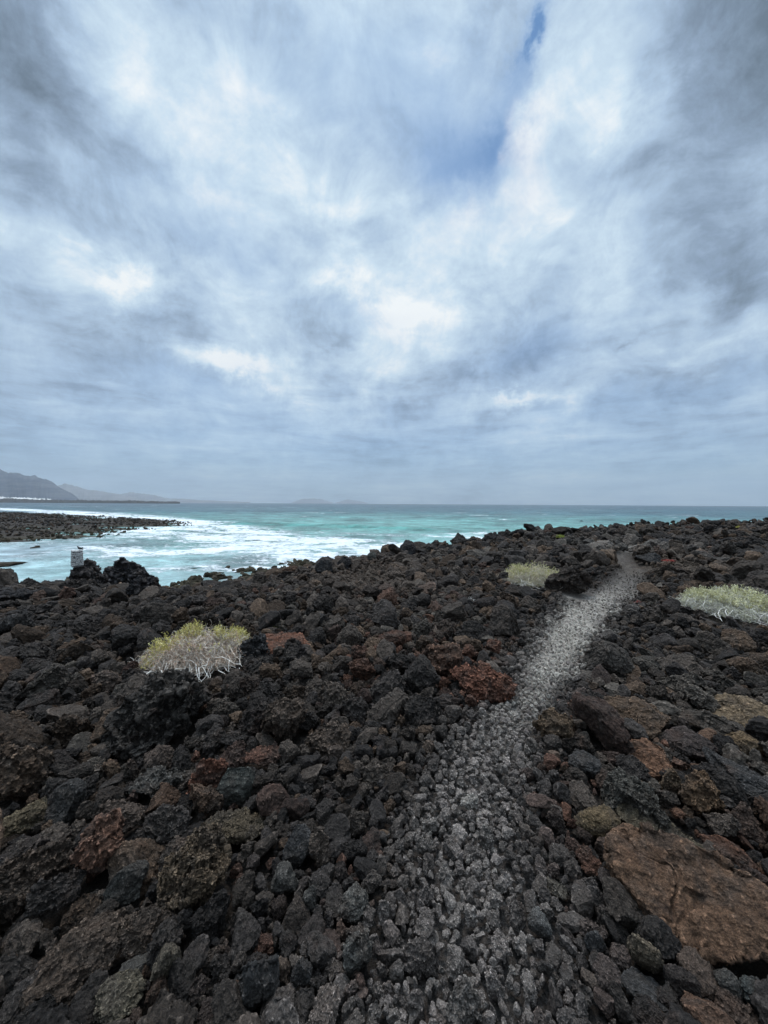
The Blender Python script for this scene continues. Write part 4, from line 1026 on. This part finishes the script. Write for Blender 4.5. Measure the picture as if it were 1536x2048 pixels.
def twig_paths(g, n, c, rx, ry, rz, length, kink=0.55, low=0.0):
    idx_ = rx * 37.0
    out_ = []; rad = []
    for i in range(n):
        a = g.uniform(0, 6.28); q = math.sqrt(g.random())
        st = np.array([math.cos(a)*q*rx, math.sin(a)*q*ry, 0.0])
        dome = rz * math.sqrt(max(0.02, 1 - q*q)) * (0.72 + 0.34 * math.sin(3*a + q*5 + idx_) + 0.22 * math.sin(7*a + idx_))
        st[2] = g.uniform(0, dome * 0.8) - low
        d_ = np.array([math.cos(a)*q*0.8, math.sin(a)*q*0.8, 0.30]) + g.normal(size=3) * 0.75
        d_ /= np.linalg.norm(d_)
        L_ = length * g.uniform(0.5, 1.2); k = g.integers(4, 7); ulim = g.uniform(0.8, 1.4) if g.random() < 0.9 else g.uniform(1.5, 2.2)
        P_ = [st]
        for j in range(k):
            d_ = d_ + g.normal(size=3) * kink * 0.6; 
            P_[-1:] = [P_[-1]]
            d_ /= np.linalg.norm(d_)
            nx = P_[-1] + d_ * L_ / k
            r2 = math.hypot(nx[0]/rx, nx[1]/ry); lim = rz * math.sqrt(max(0.05, 1.25 - r2*r2)) * ulim
            if nx[2] > lim: d_[2] *= -0.5; nx[2] = lim
            if nx[2] < -0.02: nx[2] = -0.02
            P_.append(nx)
        out_.append(np.array(P_) + c); w_ = g.uniform(0.6, 1.2); rad.append((w_, w_ * 0.45))
    return out_, rad
def leaves(g, cs, sizes):
    n = len(cs)
    a = g.normal(size=(n, 3)); a /= np.linalg.norm(a, axis=1)[:, None]
    b = g.normal(size=(n, 3)); b -= a * np.sum(a*b, 1)[:, None]; b /= np.linalg.norm(b, axis=1)[:, None]
    a = a * sizes[:, None]; b = b * (sizes * 0.45)[:, None]
    V = np.stack([cs - a, cs - b, cs + a, cs + b], 1).reshape(-1, 3)
    F = np.arange(4*n).reshape(-1, 4)
    return V, F
def make_shrub(idx, label, c, wid, hgt, ntwig, tw_cols, patches, nleaf, leafcols, group):
    g = np.random.default_rng(500 + idx)
    root = bpy.data.objects.new('dry_shrub' if idx == 0 else 'coastal_shrub', None); C.objects.link(root); root.location = c
    tag(root, label, 'shrub', group)
    va = -math.atan2(c.x, c.y); root.rotation_euler.z = va
    rx, ry, rz = wid * 0.46, wid * 0.36, hgt
    paths, rad = twig_paths(g, int(ntwig * 2.2), np.zeros(3), rx, ry, rz, wid * 0.16, 1.0)
    sc = wid * 0.0027
    rad = [(a*sc, b*sc) for a, b in rad]
    # thicker bleached stems low at the front
    p2, r2 = twig_paths(g, ntwig // 22, np.array([0, -ry*0.45, 0.0]), rx * 0.85, ry * 0.7, rz * 0.45, wid * 0.32, 0.5)
    paths2 = p2; rad2 = [(a*sc*1.9, b*sc*1.5) for a, b in r2]
    V, F = tubes(paths, rad)
    me = mesh_np('twigs', V, F, M_TWIG)
    nv = [3 * len(p) for p in paths]
    cc = np.array(tw_cols)[g.integers(0, len(tw_cols), len(paths))] * g.uniform(0.55, 1.15, len(paths))[:, None]
    attr(me, 'col', np.repeat(cc, nv, 0)); link('twigs', me, root)
    V, F = tubes(paths2, rad2); me = mesh_np('stems', V, F, M_TWIG)
    cc = np.array([(0.72, 0.68, 0.62)]) * g.uniform(0.7, 1.3, len(paths2))[:, None]
    attr(me, 'col', np.repeat(cc, [3*len(p) for p in paths2], 0)); link('stems', me, root)
    # leaf sprays: short stacks of leaves along little shoots inside each green patch
    cs = []; cl = []
    wts = np.array([p[4] for p in patches]); wts = wts / wts.sum()
    for k in range(nleaf // 9):
        p = patches[g.choice(len(patches), p=wts)]
        a = g.uniform(0, 6.28); q = math.sqrt(g.random())
        X = p[0]*rx + math.cos(a)*q*p[2]*rx; Y = p[1]*ry + math.sin(a)*q*p[3]*ry
        e_ = min(1, (X/rx)**2*0.9 + (Y/ry)**2*0.9)
        Z = rz * math.sqrt(max(0.02, 1 - e_)) * g.uniform(0.45, 1.1) * (0.85 + 0.3 * math.sin(X/rx*7 + Y/ry*5))
        d_ = np.array([X/rx*0.6, Y/ry*0.6, 0.8]) + g.normal(size=3)*0.45; d_ /= np.linalg.norm(d_)
        lc = np.array(leafcols[g.integers(0, len(leafcols))]) * g.uniform(0.6, 1.2)
        for j in range(9):
            cs.append(np.array([X, Y, Z]) + d_ * j * wid * 0.0065 + g.normal(size=3) * wid * 0.004); cl.append(lc * g.uniform(0.85, 1.15))
    cs = np.array(cs); V, F = leaves(g, cs, g.uniform(0.5, 1.1, len(cs)) * wid * 0.0100)
    me = mesh_np('foliage', V, F, M_LEAF, False); attr(me, 'col', np.repeat(np.array(cl), 4, 0)); link('foliage', me, root)
GRP = 'low salt tolerant shrubs on the lava'
(c0_, w0, h0), (c1_, w1, h1_), (c2_, w2, h2_) = shrub_pos
DRY = [(0.80, 0.66, 0.52), (0.68, 0.57, 0.47), (0.84, 0.76, 0.66), (0.70, 0.47, 0.34), (0.42, 0.34, 0.27)]
make_shrub(0, SHRUBS[0][0], c0_, w0, w0*0.25, 2600, DRY, [(-0.22, 0.50, 0.30, 0.30, 1.0), (0.62, 0.12, 0.34, 0.28, 1.5), (0.82, 0.42, 0.2, 0.25, 0.5), (-0.78, -0.15, 0.22, 0.4, 0.6), (0.0, 0.0, 0.9, 0.8, 0.35)], 14000, [(0.66, 0.58, 0.20), (0.52, 0.45, 0.14), (0.78, 0.70, 0.34)], GRP)
make_shrub(1, SHRUBS[1][0], c1_, w1, w1*0.23, 2000, [(0.72, 0.62, 0.44), (0.66, 0.58, 0.48), (0.60, 0.56, 0.34)], [(0.1, 0.1, 0.75, 0.8, 1.0), (-0.5, -0.3, 0.4, 0.4, 0.6)], 8000, [(0.66, 0.60, 0.32), (0.52, 0.50, 0.20), (0.78, 0.68, 0.46)], GRP)
make_shrub(2, SHRUBS[2][0], c2_, w2, w2*0.19, 1500, [(0.75, 0.71, 0.63), (0.66, 0.64, 0.46)], [(0, 0.15, 0.98, 0.85, 1.0)], 16000, [(0.68, 0.64, 0.36), (0.80, 0.76, 0.50), (0.52, 0.50, 0.26)], GRP)
# small green tufts far off
def tuft(label, px, py, wp, hp, n, cols, idx, cat='plant', name='green_tuft', flat=0.5):
    g_, dep = ground_at(px, py + hp * 0.4); wid = wp * dep / FPX
    g = np.random.default_rng(700 + idx)
    q = g.normal(size=(n, 3)); q /= np.linalg.norm(q, axis=1)[:, None]; q *= (g.random(n) ** 0.4)[:, None]
    q[:, 2] = np.abs(q[:, 2])
    cs = q * np.array([wid*0.5, wid*0.35, hp * dep / FPX * flat * 1.3])
    V, F = leaves(g, cs, g.uniform(0.5, 1.2, n) * wid * 0.05)
    me = mesh_np(name, V, F, M_LEAF, False); cc = np.array(cols)[g.integers(0, len(cols), n)] * g.uniform(0.6, 1.2, n)[:, None]
    attr(me, 'col', np.repeat(cc, 4, 0)); o = link(name, me, loc=g_ + Vector((0, 0, wid * 0.08 + 0.05)))
    tag(o, label, cat); return o
YG = [(0.38, 0.40, 0.06), (0.26, 0.30, 0.05)]
tuft('small yellow green tuft on dark lava below the skyline, left of the path head', 1120, 1076, 24, 9, 500, YG, 1)
tuft('small yellow tuft on dark lava near the right edge skyline', 1478, 1056, 16, 6, 400, [(0.45, 0.40, 0.06), (0.35, 0.32, 0.06)], 2)
tuft('tiny yellow green sprig beside the orange rust slab', 550, 1263, 10, 7, 120, YG, 3)
REDC = [(0.55, 0.06, 0.05), (0.35, 0.05, 0.04), (0.6, 0.16, 0.12)]
tuft('small red patch at the right edge of the pale path', 1275, 1209, 15, 8, 90, REDC, 4, name='red_plant', flat=0.4)
tuft('scattered red patch right of the far bend of the path', 1336, 1126, 30, 5, 130, REDC, 5, name='red_plant', flat=0.4)
tuft('furthest small red patch on the dark lava at the right', 1415, 1116, 28, 4, 130, REDC, 6, name='red_plant', flat=0.4)
# bleached twig tufts
def twiglets(label, px, py, wp, idx, n=14):
    g_, dep = ground_at(px, py); wid = wp * dep / FPX
    g = np.random.default_rng(800 + idx)
    p_, r_ = twig_paths(g, n, np.zeros(3), wid*0.5, wid*0.25, wid*0.35, wid*0.6, 0.5)
    V, F = tubes(p_, [(a*wid*0.016, b*wid*0.012) for a, b in r_]); me = mesh_np('dry_twigs', V, F, M_TWIG)
    cc = np.tile(np.array([(0.55, 0.52, 0.48)]), (len(V), 1)); attr(me, 'col', cc)
    o = link('dry_twigs', me, loc=g_ + Vector((0, 0, 0.05))); tag(o, label, 'twigs')
twiglets('bleached twigs lying on rubble left of the upright dark brown block', 938, 1208, 22, 1)
twiglets('pale bent twigs on dark lava above the rubble in the centre', 545, 1196, 14, 2)
twiglets('white dead twig tangle on the right edge above the light green shrub', 1530, 1165, 18, 3)
twiglets('short pale twig on rubble right of the pale path', 1243, 1322, 16, 4, 6)
twiglets('bleached stems straggling from the foot of the large dry shrub', 305, 1338, 60, 5, 14)

# ------------------------------------------------------------------ whitewashed masonry marker with a bird on it
pd_ = 18.0
dv = pix_ray(154.5, 1131); kk_ = pd_ / dv.y
base = Vector((dv.x*kk_, pd_, EYE + dv.z*kk_))
mroot = bpy.data.objects.new('stone_marker', None); C.objects.link(mroot); mroot.location = base; mroot.rotation_euler.z = -math.atan2(base.x, base.y)
tag(mroot, 'whitewashed rubble masonry marker pillar on a black outcrop by the sea', 'marker')
g = np.random.default_rng(66)
Wd, Hh = 0.42, 0.74
m_mort = plain('mortar', (0.15, 0.145, 0.14), 0.9, 0.4, 30); m_wht = plain('whitewashed_stone', (0.52, 0.51, 0.49), 0.85, 0.35, 14, 0.004)
bm = bmesh.new()
bmesh.ops.create_cube(bm, size=1.0)
bmesh.ops.subdivide_edges(bm, edges=bm.edges[:], cuts=5, use_grid_fill=True)
for v in bm.verts:
    tpr = 1 - 0.10 * (v.co.z + 0.5)
    v.co = Vector((v.co.x * Wd * 0.93 * tpr, v.co.y * Wd * 0.93 * tpr, (v.co.z + 0.5) * (Hh - 0.02) - 0.05)) + Vector(g.normal(size=3) * 0.006)
me = bpy.data.meshes.new('core'); bm.to_mesh(me); bm.free(); me.materials.append(m_mort); link('mortar_core', me, mroot)
Vs, Fs = [], []; nb = 0
dI, fI = ico(2)
for side in range(5):
    rows_ = 8
    for ri in range(rows_):
        nc_ = 6
        for ci_ in range(nc_):
            if g.random() < 0.02: continue
            u_ = (ci_ + 0.5 + g.uniform(-0.2, 0.2) + 0.3 * (ri % 2) - 0.15) / nc_ - 0.5; h_ = (ri + 0.5 + g.uniform(-0.15, 0.15)) / rows_
            tpr = 1 - 0.10 * h_
            if side < 4:
                p_ = Vector((u_ * Wd * tpr, -Wd/2 * tpr, h_ * Hh)); s_ = np.array([Wd/nc_*0.60, 0.035, Hh/rows_*0.56]) * g.uniform(0.8, 1.12)
            else:
                p_ = Vector((u_ * Wd * 0.9, ((ri + 0.5)/rows_ - 0.5) * Wd * 0.9, Hh - 0.03)); s_ = np.array([0.05, 0.04, 0.03])
            vv = dI * s_ * (1 + 0.12 * g.normal(size=(len(dI), 1)))
            R3 = np.array(Matrix.Rotation(math.pi/2 * (side if side < 4 else 0), 3, 'Z'))
            vv = (vv + np.array(p_)) @ R3.T
            Vs.append(vv); Fs.append(fI + nb); nb += len(dI)
me = mesh_np('facing', np.concatenate(Vs), np.concatenate(Fs), m_wht); link('facing_stones', me, mroot)
# the outcrop under it, reaching up to the pillar's foot
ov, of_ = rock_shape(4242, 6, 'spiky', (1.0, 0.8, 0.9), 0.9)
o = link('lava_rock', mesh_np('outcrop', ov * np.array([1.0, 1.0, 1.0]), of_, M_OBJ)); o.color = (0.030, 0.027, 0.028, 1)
o.location = base + Vector((0.15, 0.35, -0.86)); o.scale = (0.95, 0.9, 1.05); tag(o, 'rough black pinnacle directly under the white masonry marker', 'rock', 'lava rocks of the lava field')
# bird
def skin_mesh(name, verts, edges, radii, mat):
    me = bpy.data.meshes.new(name); me.from_pydata(verts, edges, [])
    ob = link(name, me); ob.modifiers.new('s', 'SKIN'); ob.modifiers.new('d', 'SUBSURF').levels = 2
    for i, r in enumerate(radii): me.skin_vertices[0].data[i].radius = (r, r)
    me.skin_vertices[0].data[0].use_root = True
    dg = bpy.context.evaluated_depsgraph_get(); ev = ob.evaluated_get(dg)
    nm = bpy.data.meshes.new_from_object(ev); C.objects.unlink(ob); bpy.data.objects.remove(ob)
    nm.materials.clear(); nm.materials.append(mat)
    return nm
m_b = plain('dark_feathers', (0.035, 0.033, 0.034), 0.8, 0.4, 60); m_k = plain('beak', (0.12, 0.08, 0.03), 0.5)
bm_ = skin_mesh('bird', [(0, 0, 0.10), (0.06, 0, 0.115), (0.10, 0, 0.15), (0.12, 0, 0.185), (0.14, 0, 0.192), (-0.07, 0, 0.085), (-0.15, 0, 0.06), (-0.20, 0, 0.048)],
                [(0, 1), (1, 2), (2, 3), (3, 4), (0, 5), (5, 6), (6, 7)], [0.055, 0.048, 0.028, 0.030, 0.018, 0.046, 0.022, 0.012], m_b)
bird = link('bird', bm_); bird.location = base + Vector((0.14, 0.0, Hh + 0.0)); bird.rotation_euler.z = math.pi * 0.95
tag(bird, 'small dark bird perched on the top right corner of the white masonry marker', 'bird')
V, F = tubes([np.array([(0.155, 0, 0.190), (0.175, 0, 0.186), (0.19, 0, 0.178)])], [(0.008, 0.001)], 6); link('beak', mesh_np('beak', V, F, m_k), bird)
for s_ in (-1, 1):
    V, F = tubes([np.array([(0.0, 0.02*s_, 0.07), (0.01, 0.02*s_, 0.03), (0.0, 0.02*s_, -0.012)]), np.array([(0.0, 0.02*s_, 0.0), (0.02, 0.02*s_, -0.004), (0.035, 0.022*s_, -0.004)])], [(0.005, 0.004)]*2, 5)
    link('leg', mesh_np('leg', V, F, m_k), bird)
    V, F = ico(3); V = V * np.array([0.10, 0.012, 0.032]); V[:, 2] -= V[:, 0] * 0.25; link('wing', mesh_np('wing', V + np.array([-0.05, 0.045*s_, 0.10]), F, m_b), bird)

# ------------------------------------------------------------------ sea air
m, t = new_mat('haze_air')
o = t.add('ShaderNodeOutputMaterial')
pv = t.add('ShaderNodeVolumePrincipled', {'Color': (0.80, 0.90, 1.0, 1), 'Density': 0.000065, 'Anisotropy': 0.2})
t.l.new(pv.outputs[0], o.inputs['Volume'])
me = bpy.data.meshes.new('haze')
bm = bmesh.new(); bmesh.ops.create_cube(bm, size=1.0)
for v in bm.verts:
    v.co = Vector((v.co.x * 44000, v.co.y * 44000, -14.5 if v.co.z < 0 else 1400))
bm.to_mesh(me); bm.free(); me.materials.append(m)
tag(link('haze', me), 'thin sea haze over the bay', 'haze', kind='stuff')
